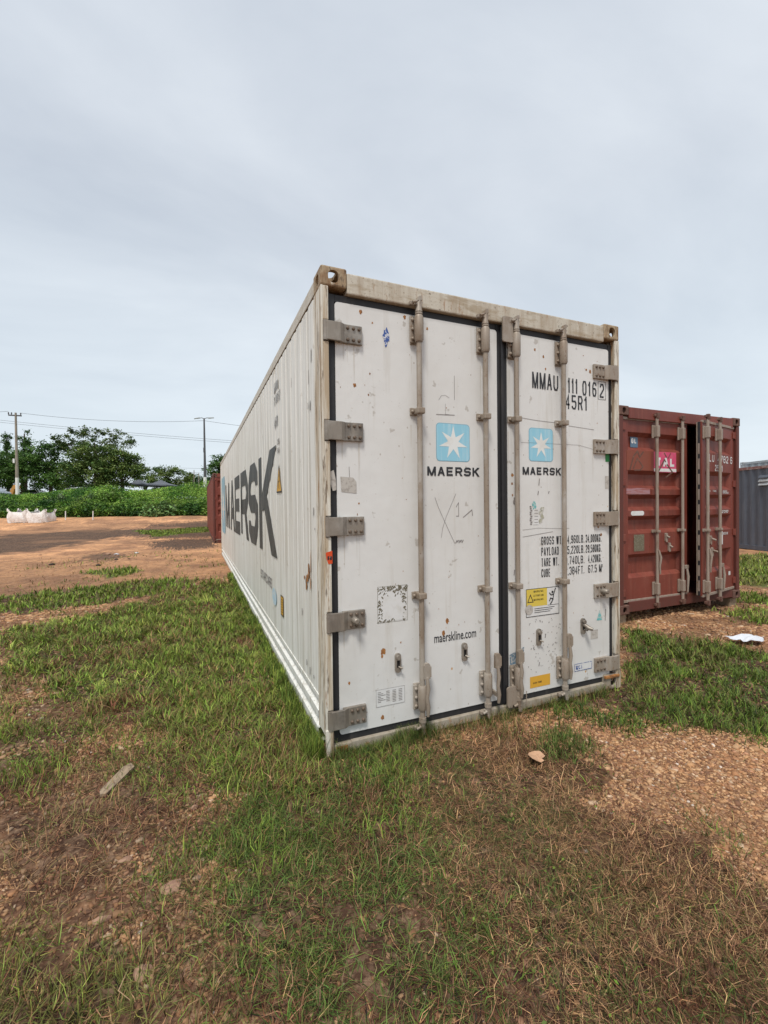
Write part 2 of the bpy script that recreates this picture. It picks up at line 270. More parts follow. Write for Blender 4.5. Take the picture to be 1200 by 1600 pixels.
G = {   # polylines in the unit cell ('C' closed, 'S' strip, 'H' diagonal with level ends)
 'O': [('C', RO)], '0': [('C', RO)], 'U': [('S', [(0, 1.0001), (0, c_), (c_, 0), (1-c_, 0), (1, c_), (1, 1)])],
 'M': [('V', 0), ('H', (0, 1), (.5, 0)), ('H', (.5, 0), (1, 1)), ('V', 1)], 'N': [('V', 0), ('H', (0, 1), (1, 0)), ('V', 1)],
 'A': [('H', (0, 0), (.5, 1)), ('H', (1, 0), (.5, 1)), ('S', [(.2, .3), (.8, .3)])], 'V': [('H', (0, 1), (.5, 0)), ('H', (1, 1), (.5, 0))],
 'W': [('H', (0, 1), (.25, 0)), ('H', (.5, 1), (.25, 0)), ('H', (.5, 1), (.75, 0)), ('H', (1, 1), (.75, 0))],
 'E': [('S', [(1, 1), (0, 1), (0, 0), (1, 0)]), ('S', [(0, .5), (.9, .5)])], 'F': [('S', [(1, 1), (0, 1), (0, -.08)]), ('S', [(0, .5), (.9, .5)])],
 'R': [('S', [(0, -.08), (0, 1), (1-c_, 1), (1, 1-c_), (1, .5+c_*.6), (1-c_, .46), (0, .46)]), ('H', (.62, .46), (1, 0))],
 'P': [('S', [(0, -.08), (0, 1), (1-c_, 1), (1, 1-c_), (1, .5+c_*.6), (1-c_, .46), (0, .46)])],
 'S': [('S', [(1, .78), (1, 1-c_/2), (1-c_, 1), (c_, 1), (0, 1-c_), (0, .6), (c_, .5), (1-c_, .5), (1, .4), (1, c_), (1-c_, 0), (c_, 0), (0, c_/2), (0, .22)])],
 'K': [('V', 0), ('H', (.08, .42), (1, 1)), ('H', (.38, .56), (1, 0))], 'G': [('S', [(1, .75), (1, 1-c_), (1-c_, 1), (c_, 1), (0, 1-c_), (0, c_), (c_, 0), (1-c_, 0), (1, c_), (1, .48), (.5, .48)])],
 'C': [('S', [(1, .72), (1, 1-c_), (1-c_, 1), (c_, 1), (0, 1-c_), (0, c_), (c_, 0), (1-c_, 0), (1, c_), (1, .28)])], 'L': [('S', [(0, 1.08), (0, 0), (1, 0)])],
 'T': [('S', [(-.05, 1), (1.05, 1)]), ('S', [(.5, .95), (.5, -.08)])], 'Y': [('H', (0, 1), (.5, .45)), ('H', (1, 1), (.5, .45)), ('S', [(.5, .5), (.5, -.08)])],
 'D': [('C', [(0, 0), (1-c_, 0), (1, c_), (1, 1-c_), (1-c_, 1), (0, 1)])], 'B': [('C', [(0, 0), (1-c_, 0), (1, c_), (1, .4), (.8, .5), (1, .6), (1, 1-c_), (1-c_, 1), (0, 1)]), ('S', [(.1, .5), (.7, .5)])],
 'I': [('V', .5)], 'H': [('V', 0), ('V', 1), ('S', [(.1, .5), (.9, .5)])], 'X': [('H', (0, 1), (1, 0)), ('H', (1, 1), (0, 0))], '1': [('V', .6), ('S', [(.6, .95), (-.1, .74)])], '2': [('S', [(0, .76), (0, 1-c_), (c_, 1), (1-c_, 1), (1, 1-c_), (1, .62), (0, .12), (0, 0), (1.05, 0)])],
 '3': [('S', [(0, .8), (0, 1-c_/2), (c_, 1), (1-c_, 1), (1, 1-c_), (1, .6), (.75, .5), (1, .4), (1, c_), (1-c_, 0), (c_, 0), (0, c_/2), (0, .2)])],
 '4': [('S', [(.72, -.08), (.72, 1), (0, .28), (1.05, .28)])], '5': [('S', [(1, 1), (0, 1), (0, .56), (1-c_, .58), (1, .45), (1, c_), (1-c_, 0), (c_, 0), (0, c_/2), (0, .2)])],
 '6': [('S', [(1, .8), (1, 1-c_/2), (1-c_, 1), (c_, 1), (0, 1-c_), (0, c_), (c_, 0), (1-c_, 0), (1, c_), (1, .42), (1-c_, .55), (.1, .55)])],
 '7': [('S', [(0, 1), (1, 1), (.4, -.05)])], '8': [('C', RO), ('S', [(.1, .52), (.9, .52)])], '9': [('S', [(0, .2), (0, c_/2), (c_, 0), (1-c_, 0), (1, c_), (1, 1-c_), (1-c_, 1), (c_, 1), (0, 1-c_), (0, .58), (c_, .45), (.9, .45)])],
 '.': [('D', 0)], ',': [('S', [(.2, .06), (0, -.14)])], '-': [('S', [(.1, .5), (.9, .5)])]}
def glyph(mb, ch, x, z, w, h, t, fr, eps):
    U = lambda p: (x+t/2+p[0]*(w-t), z+t/2+p[1]*(h-t)); k = 0
    for g in G[ch]:
        d = eps*(1+.22*k); k += 1
        if g[0] in 'CS':
            for q in strip([U(p) for p in g[1]], t, g[0] == 'C'): mb.add([fr(a, b, d) for a, b in q], [(0, 1, 2, 3)])
        elif g[0] == 'D': mb.add([fr(a, b, d) for a, b in ((x, z), (x+t*1.1, z), (x+t*1.1, z+t*1.1), (x, z+t*1.1))], [(0, 1, 2, 3)])
        elif g[0] == 'V':
            cx = x+t/2+g[1]*(w-t); mb.add([fr(a, b, d) for a, b in ((cx-t/2, z), (cx+t/2, z), (cx+t/2, z+h), (cx-t/2, z+h))], [(0, 1, 2, 3)])
        else:
            (a0, b0), (a1, b1) = g[1], g[2]; X0, X1 = x+t/2+a0*(w-t), x+t/2+a1*(w-t); Z0 = z+b0*h; Z1 = z+b1*h
            L = math.hypot(X1-X0, Z1-Z0); wt = min(t*L/abs(Z1-Z0), w*.45)/2
            mb.add([fr(a, b, d) for a, b in ((X0-wt, Z0), (X0+wt, Z0), (X1+wt, Z1), (X1-wt, Z1))], [(0, 1, 2, 3)])
def text(mb, s, x0, x1, z, h, t, fr, gap=.35, eps=.002, space=.8):
    """letters fitted between x0 and x1"""
    ws = [(.35 if c in '.,' else .72 if c in '1I' else space if c == ' ' else 1.15 if c in 'MW' else 1) for c in s]
    u = (x1-x0)/(sum(ws)+gap*(len(s)-1)); x = x0
    for c, w in zip(s, ws):
        if c != ' ': glyph(mb, c, x, z, w*u, h, t, fr, eps)
        x += (w+gap)*u
    return mb
def font_text(body, name, m, parent, x, z, size, sx, fr, bold=0., space=1.0):
    cu = bpy.data.curves.new(name, 'FONT'); cu.body = body; cu.size = size; cu.offset = bold; cu.space_character = space
    o = bpy.data.objects.new(name, cu); C.objects.link(o); dg = bpy.context.evaluated_depsgraph_get(); dg.update()
    me = bpy.data.meshes.new_from_object(o.evaluated_get(dg)); bpy.data.objects.remove(o)
    for v in me.vertices: v.co = fr(x+v.co.x*sx, z+v.co.y, .002)
    me.materials.append(m); o = bpy.data.objects.new(name, me); C.objects.link(o); o.parent = parent; return o
# ------------------------------------------------------------------ corner casting
def casting_mesh():
    def cube(x0, x1, y0, y1, z0, z1, b=0):
        bm = bmesh.new(); bmesh.ops.create_cube(bm, size=1)
        for v in bm.verts: v.co = ((x0+x1)/2+v.co.x*(x1-x0), (y0+y1)/2+v.co.y*(y1-y0), (z0+z1)/2+v.co.z*(z1-z0))
        if b: bmesh.ops.bevel(bm, geom=bm.edges[:], offset=b, segments=3, affect='EDGES', profile=.5)
        me = bpy.data.meshes.new('c'); bm.to_mesh(me); bm.free(); o = bpy.data.objects.new('c', me); C.objects.link(o); return o
    def pr(poly, d0, d1, fr):
        o = MB().prism(poly, d0, d1, fr).build('c', M['casting']); return o
    a = cube(0, .162, 0, .178, 0, .118, .012)
    cuts = [cube(.02, .13, .02, .15, .02, .098), pr(rrect(.045, .110, .022, .096, .03), .01, -.05, FRONT(0)),
            pr(rrect(-.125, -.05, .025, .090, .03), .01, -.05, LEFT(0)), pr(rrect(.045, .11, .035, .145, .03), .05, -.06, lambda u, w, d: (u, w, .118+.0-d))]
    for c in cuts:
        md = a.modifiers.new('b', 'BOOLEAN'); md.operation = 'DIFFERENCE'; md.object = c; md.solver = 'EXACT'
    dg = bpy.context.evaluated_depsgraph_get(); dg.update(); me = bpy.data.meshes.new_from_object(a.evaluated_get(dg))
    for o in [a]+cuts: bpy.data.objects.remove(o)
    V = [v.co[:] for v in me.vertices]; F = [tuple(p.vertices) for p in me.polygons]; return V, F
CV, CF = casting_mesh()
def castings(parent, m, Wd, L, H, ks=range(8)):
    for k in ks:
        right, back, bot = k & 1, k & 2, k & 4
        mb = MB(); mb.add([((Wd-x) if right else x, (L-y) if back else y, (.118-z if bot else H-.118+z)) for x, y, z in CV], CF)
        mb.build('corner_casting', m, parent)
# ================================================================== GROUND
def terr(x, y):
    s = .39*x+.92*y
    z = np.interp(s, [-500, 15, 20, 26, 31, 33.5, 36, 40, 46, 60, 2000], [0, 0, .04, .2, .75, .9, 1.5, 2.3, 2.6, 2.75, 2.8])
    n = (fbm(x*1.1, y*1.1, 3)-.5)*.07+(fbm(x*6+3, y*6, 3)-.5)*.022
    d = np.maximum(np.maximum(-x, x-2.44), np.maximum(-y, y-12.2))        # distance from the white container
    k = np.clip(d/.35, 0, 1)
    z = z+n*k-.012*(1-k)
    return z+np.clip((s-12)/20, 0, 1)*(fbm(x*.3, y*.3, 3)-.5)*.10
POLY = {
 'lushA':[[-1.85,4.69],[-0.44,7.06],[0.01,6.27],[-0.02,0.0],[-0.22,-0.31],[-0.48,-0.14],[-0.63,0.11],[-0.81,0.64],[-1.35,1.27],[-2.3,2.37],[-2.94,4.33]],
 'brownA':[[-1.46,1.44],[-0.98,1.41],[-0.57,0.92],[-0.62,0.39],[-0.96,0.62],[-1.35,1.06]],
 'darkB':[[-0.86,-0.56],[-0.64,-0.32],[-0.42,-0.16],[0.01,-0.08],[0.49,-0.19],[0.42,-0.48],[0.25,-0.95],[0.15,-1.21],[-0.22,-1.5],[-0.52,-1.4],[-0.66,-0.85]],
 'strawC':[[0.49,-0.19],[1.12,-0.03],[1.38,-0.35],[1.38,-0.73],[0.98,-1.04],[1.31,-1.26],[1.21,-1.53],[1.5,-2.0],[0.81,-2.2],[-0.3,-1.6],[0.15,-1.21],[0.24,-0.91]],
 'gravD':[[1.22,-0.09],[1.83,0.07],[2.42,-0.73],[2.57,-1.12],[1.22,-1.7],[1.31,-1.26],[0.98,-1.04],[1.38,-0.73]],
 'lushE':[[3.89,1.11],[4.27,0.53],[4.57,-0.45],[2.62,-1.21],[2.34,-1.01],[2.34,-0.73],[1.89,-0.58],[1.68,-0.15],[1.84,0.06],[2.54,0.08]],
 'lushE2':[[1.3,-0.31],[1.58,-0.25],[1.49,-0.63],[1.35,-0.71],[1.19,-0.64],[1.15,-0.48]],
 'sillG':[[0.3,-0.02],[1.5,-0.02],[1.45,-0.22],[0.9,-0.2],[0.3,-.2]],
 'grassF':[[5.86,1.21],[6.64,1.04],[6.46,0.54],[5.55,0.33],[5.5,0.82]],
 'grassF2':[[6.6,1.77],[7.41,1.76],[7.79,1.19],[7.12,0.9],[6.47,1.35]],
 'grassG':[[8.12,2.24],[13.11,4.93],[15.95,3.38],[9.28,1.02]],
 'dirtH':[[-2.22,2.11],[-1.35,1.27],[-0.63,0.17],[-0.53,-0.27],[-0.66,-0.85],[-0.5,-1.27],[-0.88,-1.1],[-0.92,-0.81],[-1.17,-0.49],[-1.51,-0.4],[-2.55,2.33]],
 'grH1':[[-1.97,0.8],[-1.42,0.7],[-1.3,0.47],[-1.37,0.26],[-1.79,0.34]],
 'grH2':[[-2.17,1.34],[-1.72,1.25],[-1.54,0.97],[-1.68,0.84],[-2.02,0.93]],
 'mixI':[[-1.49,-0.47],[-1.22,-0.61],[-1.02,-0.77],[-0.82,-1.02],[-0.78,-1.28],[-1.33,-1.1]],
 'stripJ':[[-4.16,7.01],[-2.5,7.44],[-1.42,7.72],[-0.74,7.21],[-0.79,6.45],[-1.91,5.64],[-2.67,5.29],[-3.54,5.3]],
 'stripJ2':[[-3.11,9.45],[-2.29,10.07],[-1.86,9.25],[-2.34,8.55]],
 'stripK':[[-4.14,27.3],[0.03,28.5],[-0.03,24.71],[-2.76,22.8]],
 'bandB':[[-22,26],[-10.7,28.03],[-8.44,29.5],[-6.0,31],[-3.44,27.17],[-4.99,21.27],[-5.95,16.85],[-14,15.0],[-24,17]],
 'bandA':[[-5.41,27.15],[-3.74,31.5],[-1.11,31.6],[0.87,31.0],[0.25,21.24],[-2.08,21.36]],
 'mudC':[[-2.5,19.53],[-1.23,21.02],[0.18,19.68],[0.02,15.57],[-1.3,14.87],[-2.4,16.95]],
 'mudD':[[-4.08,13.48],[-3.66,14.91],[-2.64,13.48],[-3.07,11.44]],
 'mixL':[[-2.3,2.3],[-1.35,1.3],[-.62,.25],[-.5,-.15],[-.8,-.15],[-1.15,.35],[-1.6,.9],[-2.3,1.3]],
 'tuft1':[[1.39,-1.12],[1.51,-1.14],[1.45,-1.28],[1.36,-1.28]],
 'tuft2':[[1.42,-1.27],[1.5,-1.31],[1.43,-1.4],[1.34,-1.37]]}
def inside(name, x, y, wob=.22):
    P = POLY[name]; sz = max(max(p[0] for p in P)-min(p[0] for p in P), .3); wob = min(wob, sz*.18)
    x = x+(fbm(x*2.3, y*2.3, 4)-.5)*2*wob+(vn(x*14, y*14)-.5)*wob*.5; y = y+(fbm(x*2.3+40, y*2.3+9, 4)-.5)*2*wob+(vn(x*14+50, y*14)-.5)*wob*.5
    r = np.zeros(x.shape, bool); n = len(P)
    for i in range(n):
        x1, y1 = P[i]; x2, y2 = P[(i+1) % n]
        if y1 == y2: continue
        r ^= ((y1 > y) != (y2 > y)) & (x < (x2-x1)*(y-y1)/(y2-y1)+x1)
    return r
def axis(a, b, st, lo, hi):
    v = list(np.arange(a, b, st)); s = st; q = v[-1]
    while q < hi: s = min(s*1.09, .28 if abs(q) < 36 else 25); q += s; v.append(q)
    s = st; q = v[0]; pre = []
    while q > lo: s = min(s*1.09, .28 if abs(q) < 24 else 25); q -= s; pre.append(q)
    return np.array(pre[::-1]+v)
gx = axis(-3.5, 5.5, .03, -700, 700); gy = axis(-2.4, 5.0, .03, -60, 1400)
X, Y = np.meshgrid(gx, gy, indexing='xy'); Z = terr(X, Y); nx, ny = len(gx), len(gy)
V = np.stack([X, Y, Z], -1).reshape(-1, 3)
idx = np.arange(nx*ny).reshape(ny, nx); Q = np.stack([idx[:-1, :-1], idx[:-1, 1:], idx[1:, 1:], idx[1:, :-1]], -1).reshape(-1, 4)
# soil colour classes: dark earth, orange gravel, under-grass soil with blade shade painted in
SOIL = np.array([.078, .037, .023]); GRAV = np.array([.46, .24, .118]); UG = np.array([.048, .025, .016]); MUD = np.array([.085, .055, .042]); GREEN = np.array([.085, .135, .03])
def gravelness(x, y):
    g = np.full(x.shape, .9)
    for n in ('lushA', 'darkB', 'strawC', 'lushE', 'lushE2', 'grassG', 'grassF', 'grassF2', 'mixI', 'grH1', 'grH2', 'stripJ'): g = np.where(inside(n, x, y), .04, g)
    g = np.where(inside('dirtH', x, y) & ~inside('grH1', x, y) & ~inside('grH2', x, y), .40+.45*np.clip((fbm(x*2.5+31, y*2.5, 4)-.5)*5, 0, 1), g)
    g = np.where(inside('gravD', x, y), .95, g)
    return g
def coverage(x, y, names): 
    r = np.zeros(x.shape, bool)
    for n_ in names: r |= inside(n_, x, y)
    return r.astype(float)
g = 0; gs = 0; dk = 0; K = 3
for i in range(K):
    jx, jy = rng.normal(0, .10, X.shape), rng.normal(0, .10, X.shape)
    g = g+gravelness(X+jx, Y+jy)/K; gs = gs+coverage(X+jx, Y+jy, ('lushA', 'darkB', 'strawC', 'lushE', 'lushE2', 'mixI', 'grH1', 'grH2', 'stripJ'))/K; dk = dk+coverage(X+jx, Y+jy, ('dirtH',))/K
gn = fbm(X*1.7, Y*1.7, 4); g = np.clip(g+(gn-.5)*.5, 0, 1); dk = np.clip(dk*(.35+1.3*fbm(X*2.2+9, Y*2.2, 4)), 0, 1)*(1-gs)
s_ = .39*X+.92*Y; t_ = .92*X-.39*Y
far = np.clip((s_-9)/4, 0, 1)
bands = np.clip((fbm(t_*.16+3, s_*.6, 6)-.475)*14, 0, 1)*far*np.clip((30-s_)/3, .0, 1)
bands = np.maximum(bands, np.clip((s_-19)/1.2, 0, 1)*np.clip((24-s_)/1.5, 0, 1)*np.clip((fbm(t_*.2, s_*.4, 3)-.28)*6, 0, 1))
bands = np.maximum(bands, np.clip(1-np.hypot((X+.6)/2.2, (Y-15.2)/1.2), 0, 1)*1.5*np.clip(fbm(X*2, Y*2)*1.8, 0, 1)); bands = bands*.35+np.clip(sum(inside(n_, X+rng.normal(0, .15, X.shape), Y+rng.normal(0, .3, X.shape), 1.2)*w_ for n_, w_ in (('bandB', 1.), ('bandA', 1.), ('mudC', 1.), ('mudD', .8)))*np.clip(.2+1.5*fbm(t_*.6, s_*1.3, 4), 0, 1), 0, 1); bands = np.clip(bands, 0, 1)
near_dark = np.clip((fbm(X*.9+8, Y*.9, 4)-.52)*7, 0, .55)*(s_ > 2)
col = SOIL[None, None]*(1-g[..., None])+GRAV*(g[..., None])
col = col*(1-gs[..., None])+UG*gs[..., None]; col = col*(1-dk[..., None])+SOIL*.85*dk[..., None]; nr_ = (np.clip((9-s_)/5, 0, 1)*.42)[..., None]; col = col*(1-nr_)  # near ground darkened: shade in the gaps between stones put into the colour
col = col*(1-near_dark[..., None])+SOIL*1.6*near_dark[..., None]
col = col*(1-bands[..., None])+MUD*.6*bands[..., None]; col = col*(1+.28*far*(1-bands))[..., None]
lg = (inside('stripK', X, Y, .5) | inside('grassG', X, Y) | inside('stripJ2', X, Y)); col = np.where(lg[..., None], GREEN*.8, col)
hb = np.clip((s_-32.5)/1, 0, 1)[..., None]; col = col*(1-hb)+GREEN*hb
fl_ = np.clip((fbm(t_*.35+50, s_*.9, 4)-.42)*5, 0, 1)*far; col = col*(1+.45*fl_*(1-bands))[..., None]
col = col*(0.75+.5*fbm(X*5, Y*5, 3))[..., None]
gm = mat('earth and gravel', (0, 0, 0), .9, attr='col', spec=.15, layers=[
    ('noise', (3, 3, 3), .42, .68, (.19, .10, .06), .35), ('noise', (7, 7, 7), .50, .60, (.13, .065, .04), .5, 6), ('noise', (16, 16, 16), .53, .62, (.62, .42, .27), .20, 5), ('noise', (34, 34, 34), .48, .60, (.60, .40, .25), .12, 3), ('noise', (60, 60, 60), .55, .68, (.055, .032, .022), .55, 4), ('cell', (45, 45, 45), .30, .05, (.62, .42, .27), .12)],
    bump=[('noise', (9, 9, 9), .6, .05), ('cell', (48, 48, 48), -.8, .018), ('noise', (110, 110, 110), .6, .008)])
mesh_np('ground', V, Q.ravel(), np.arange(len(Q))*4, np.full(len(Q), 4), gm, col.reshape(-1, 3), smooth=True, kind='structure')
# ================================================================== WHITE REEFER CONTAINER
Wd, H, L = 2.438, 2.896, 12.192
px = lambda x: x*1.012+.008
pz = lambda z: 1.48+(z-1.48)*1.012
wc = empty('shipping_container', (0, 0, 0), label='large white refrigerated shipping container with big charcoal lettering on its side', cat='shipping container')
castings(wc, M['casting'], Wd, L, H, range(4)); castings(wc, M['sill'], Wd, L, H, range(5, 8))
MB().box(.046, .162, .008, .16, 0.003, .056, .006).build('corner_casting', M['sill'], wc, label='mud stained lower corner fitting')
MB().box(.060, .135, .0045, .010, .008, .046, .002).build('rust_patch', M['rust_spot'], wc)
DY = .030     # door face plane
# side walls with shallow vertical ribs
for side in (0, 1):
    mb = MB(); x0 = .008 if not side else Wd-.008; sg = -1 if not side else 1
    y = .178; vs = []; fs = []; prof = []
    while y < L-.2:
        prof += [(y, 0), (y+.022, .0), (y+.030, .005), (y+.150, .005), (y+.158, 0)]; y += .187
    prof.append((L-.178, 0))
    for (yy, d) in prof: vs += [(x0+sg*d*.2, yy, .30), (x0+sg*d, yy, 2.775)]
    fs = [(2*i, 2*i+2, 2*i+3, 2*i+1) for i in range(len(prof)-1)]
    mb.add(vs, fs); mb.build('side_panel', M['side_white'], wc)
    mb = MB(); P = [(.06, .012), (.010, .012), (.010, .04), (0, .05), (0, .095), (.022, .108), (.022, .150), (0, .165), (0, .205), (.022, .22), (.022, .262), (.002, .276), (.002, .302), (.06, .302)]
    if side: P = [(Wd-a, b) for a, b in P]
    vs = [(a, yy, b) for yy in (.179, L-.179) for a, b in P]; n = len(P)
    mb.add(vs, [(i, i+1, n+i+1, n+i) for i in range(n-1)]); mb.build('bottom_rail', M['side_white'], wc)
    mb = MB(); a, b = (0.002, .06) if not side else (Wd-.06, Wd-.002); mb.box(a, b, .179, L-.179, 2.790, 2.876, .006)
    mb.build('top_rail', M['header'] if side else mat('grey stained top rail', (.55, .52, .45), .6, layers=[('noise', (30, 7, 20), .45, .7, (.34, .28, .2), .6), ('noise', (9, 9, 9), .62, .7, (.22, .13, .07), .7)]), wc)
    mb = MB(); a, b = (.012, .05) if not side else (Wd-.05, Wd-.012); mb.box(a, b, .18, L-.18, 2.774, 2.791); mb.build('rail_seam', M['gasket'], wc)
MB().box(.02, Wd-.02, .16, L-.1, 2.80, 2.868).build('roof_panel', M['header'], wc)
MB().box(.05, Wd-.05, .16, L-.05, .03, .10).build('floor_frame', M['sill'], wc)
MB().box(.06, Wd-.06, L-.12, L-.02, .13, 2.79).build('end_wall', M['side_white'], wc)
# corner posts (front pair is a channel with an outer lip broken by the hinges)
HZ = [.225, .803, 1.365, 1.926, 2.504]; HZ = [pz(z) for z in HZ]
for side in (0, 1):
    fx = (lambda a: a) if not side else (lambda a: Wd-a)
    def bx(mb, a, b, *r, bv=0):
        a, b = sorted((fx(a), fx(b))); mb.box(a, b, *r, bv)
    mb = MB(); bx(mb, 0.001, .03, .050, .178, .118, H-.118, bv=.004); bx(mb, .030, .05, .066, .150, .118, H-.118); bx(mb, .004, .047, .034, .052, .118, H-.118, bv=.004)
    edges = [.118]+[q for z in HZ for q in (z-.062, z+.062)]+[H-.118]
    for i in range(0, len(edges), 2):
        if edges[i+1]-edges[i] > .02: bx(mb, .012, .046, .002, .036, edges[i], edges[i+1], bv=.006)
    bx(mb, .0, .012, .003, .05, .118, H-.118)
    bx(mb, -.003, .046, -.004, .012, .002, .160, bv=.004)
    mb.build('corner_post', M['post'], wc)
    mb = MB(); bx(mb, 0.002, .05, L-.15, L-.01, .118, H-.118); mb.build('corner_post', M['post'], wc)
MB().box(.162, Wd-.162, .004, .16, 2.752, 2.874, .008).build('header_beam', M['header'], wc)
MB().box(.162, Wd-.162, .010, .12, 0.004, .058, .004).build('door_sill', M['sill'], wc)
MB().box(Wd-.172, Wd-.02, -.012, .01, .095, .116, .004).build('sill_ledge', M['rust_spot'], wc)
# doors
def star(cx, cz, R, r, n=7):
    return [(cx+(R if k % 2 == 0 else r)*math.sin(math.pi*k/n), cz+(R if k % 2 == 0 else r)*math.cos(math.pi*k/n)) for k in range(2*n)]
def flat(poly, m, name, parent, fr, d=.0015, **k):
    mb = MB(); mb.add([fr(u, w, d) for u, w in poly], [tuple(range(len(poly)))]); return mb.build(name, m, parent, **k)
F = FRONT(DY)
LD0, LD1, RD0, RD1 = .092, 1.268, 1.356, 2.352
dl = MB().prism(rrect(LD0, LD1, pz(.118), 2.705, .02), 0, -.05, F).build('door', M['door_white'], wc, label='wide left container door')
dr = MB().prism(rrect(RD0, RD1, pz(.118), 2.705, .02), 0, -.05, F).build('door', M['door_white'], wc, label='right container door with the black identification codes')
# gaskets: black rubber surround
for d_, a, b, c, e in ((dl, .049, LD0, LD1, 1.310), (dr, 1.310, RD0, RD1, 2.388)):
    mb = MB(); zb, zt = .058, 2.750
    mb.box(a, b, DY+.004, DY+.05, zb, zt, .004); mb.box(c, e, DY+.003, DY+.05, zb, zt, .004)
    mb.box(b, c, DY+.006, DY+.05, zb, pz(.118), .004); mb.box(b, c, DY+.006, DY+.05, 2.705, zt, .004)
    mb.build('gasket', M['gasket'], d_)
mb = MB(); mb.box(1.296, 1.318, DY-.014, DY+.002, .07, 2.735, .005); mb.build('center_seal', M['gasket'], dl)
# hinges
for side, d_ in ((0, dl), (1, dr)):
    fx = (lambda a: a) if not side else (lambda a: Wd-a)
    for i, z in enumerate(HZ):
        mb = MB(); a, b = sorted((fx(.030), fx(.118))); mb.box(a, b, -.010, .006, z-.056, z+.056, .004)
        a, b = sorted((fx(.112), fx(.258))); mb.box(a, b, .010, DY, z-.056, z+.056, .004)
        # sloping part between the barrel and the bolted plate
        mb.prism([(fx(.115), -.010), (fx(.145), .010), (fx(.145), .026), (fx(.115), .006)], z-.055, z+.055, lambda u, w, d: (u, w, d))
        mb.cyl((fx(.028), .012, z-.058), (fx(.028), .012, z+.058), .021, 12)
        mb.build('hinge', M['galv_grey'] if (not side) else M['galv'], d_)
        for k in range(3):
            for s in (-1, 1):
                cx = fx(.165+.036*k); MB().tube([(cx, .011, z+s*.034), (cx, .003, z+s*.034), (cx, 0, z+s*.034)], [.010, .010, .006], 8).build('bolt', M['bolt'], d_)
        if i == 1: cx = fx(.185); MB().tube([(cx, .012, z), (cx, -.04, z), (cx, -.045, z)], [.022, .020, .012], 14).build('door_stud', M['galv_grey'], d_)
# locking rods
RY = -.015
def rod(d_, x, xo, style):
    """x rod centre; xo side the base plates stand out to"""
    mb = MB(); mb.cyl((x, RY, .10), (x, RY, 2.72), .0175, 14)
    for z in (.10, .118, 2.70): mb.cyl((x, RY, z-.006), (x, RY, z+.006), .024, 12)
    mb.build('locking_rod', M['galv'], d_)
    # cams and keepers, top and bottom
    for z, s in ((2.76, 1), (.062, -1)):
        mb = MB(); mb.tube([(x, RY, z-.05*s), (x, RY, z-.02*s), (x, RY, z), (x+.004, RY-.002, z+.03*s)], [.024, .019, .016, .013], 10)
        mb.prism([(x-.03, z-.006), (x+.016, z-.014), (x+.026, z+.01*s), (x+.006, z+.022), (x-.024, z+.014)], .018, .045, FRONT(0.02))
        mb.prism([(x-.012, z+.018*s), (x+.02, z+.024*s), (x+.016, z+.052*s), (x-.006, z+.044*s)], .012, .04, FRONT(0.01))
        mb.box(x-.062, x-.034, -.022, .006, z-.012, z+.012, .005)
        mb.cyl((x-.05, -.03, z), (x-.02, -.03, z+.01), .008, 8)
        mb.build('cam', M['galv'], d_)
    # long guide plates at the ends and small clamps between
    for z0, z1 in ((2.515, 2.695), (.165, .335)):
        mb = MB(); mb.box(x-.044, x+.030, DY-.012, DY, z0, z1, .004); mb.box(x-.052, x-.022, DY-.024, DY-.011, z0+.005, z1-.005, .006)
        mb.tube([(x, RY, z0+.006), (x, RY, z0+.02), (x, RY, z1-.02), (x, RY, z1-.006)], [.024, .030, .030, .024], 14)
        for z in (z0+.03, (z0+z1)/2, z1-.03): mb.tube([(x-.036, DY-.024, z), (x-.036, DY-.034, z), (x-.036, DY-.036, z)], [.010, .010, .005], 8)
        mb.build('rod_guide', M['galv'], d_)
    for z in (2.085, .905):
        mb = MB(); mb.box(x-.050, x+.030, DY-.014, DY, z-.024, z+.024, .006); mb.box(x-.026, x+.028, -.042, DY-.012, z-.020, z+.020, .008)
        mb.tube([(x-.036, DY-.013, z), (x-.036, DY-.024, z), (x-.036, DY-.027, z)], [.010, .010, .005], 8); mb.build('rod_clamp', M['galv'], d_)
    # folded handle hanging along the rod
    mb = MB(); hx = x+style[0]; zt = style[1]
    mb.prism([(hx-.020, zt-.10), (hx+.022, zt-.10), (hx+.022, zt-.012), (hx+.012, zt), (hx-.014, zt), (hx-.020, zt-.012)], .030, .052, FRONT(-.012+.02))
    mb.tube([(hx, -.040, zt-.09), (hx+.006, -.044, zt-.16), (hx-.004, -.046, zt-.22), (hx+.005, -.045, zt-.28), (hx+.003, -.042, zt-.34)], [.011, .014, .012, .015, .010], 8)
    mb.box(hx+.018, hx+.030, -.046, -.004, zt-.09, zt-.02, .004)
    mb.box(hx-.008, hx+.008, -.040, DY, zt-.30, zt-.27, .003)
    mb.build('rod_handle', M['galv'], d_)
rod(dl, .632, 0, (.022, .475)); rod(dl, 1.140, 0, (.065, .46)); rod(dr, 1.402, 0, (.0, .46)); rod(dr, 1.838, 0, (.022, .515))
MB().prism(rrect(1.285, 1.372, 2.615, 2.79, .012), .0, .012, FRONT(-.008)).build('overlap_plate', M['galv'], dr)
MB().prism(rrect(1.300, 1.385, .055, .20, .02), .0, .012, FRONT(-.010)).build('overlap_plate', M['galv'], dr)
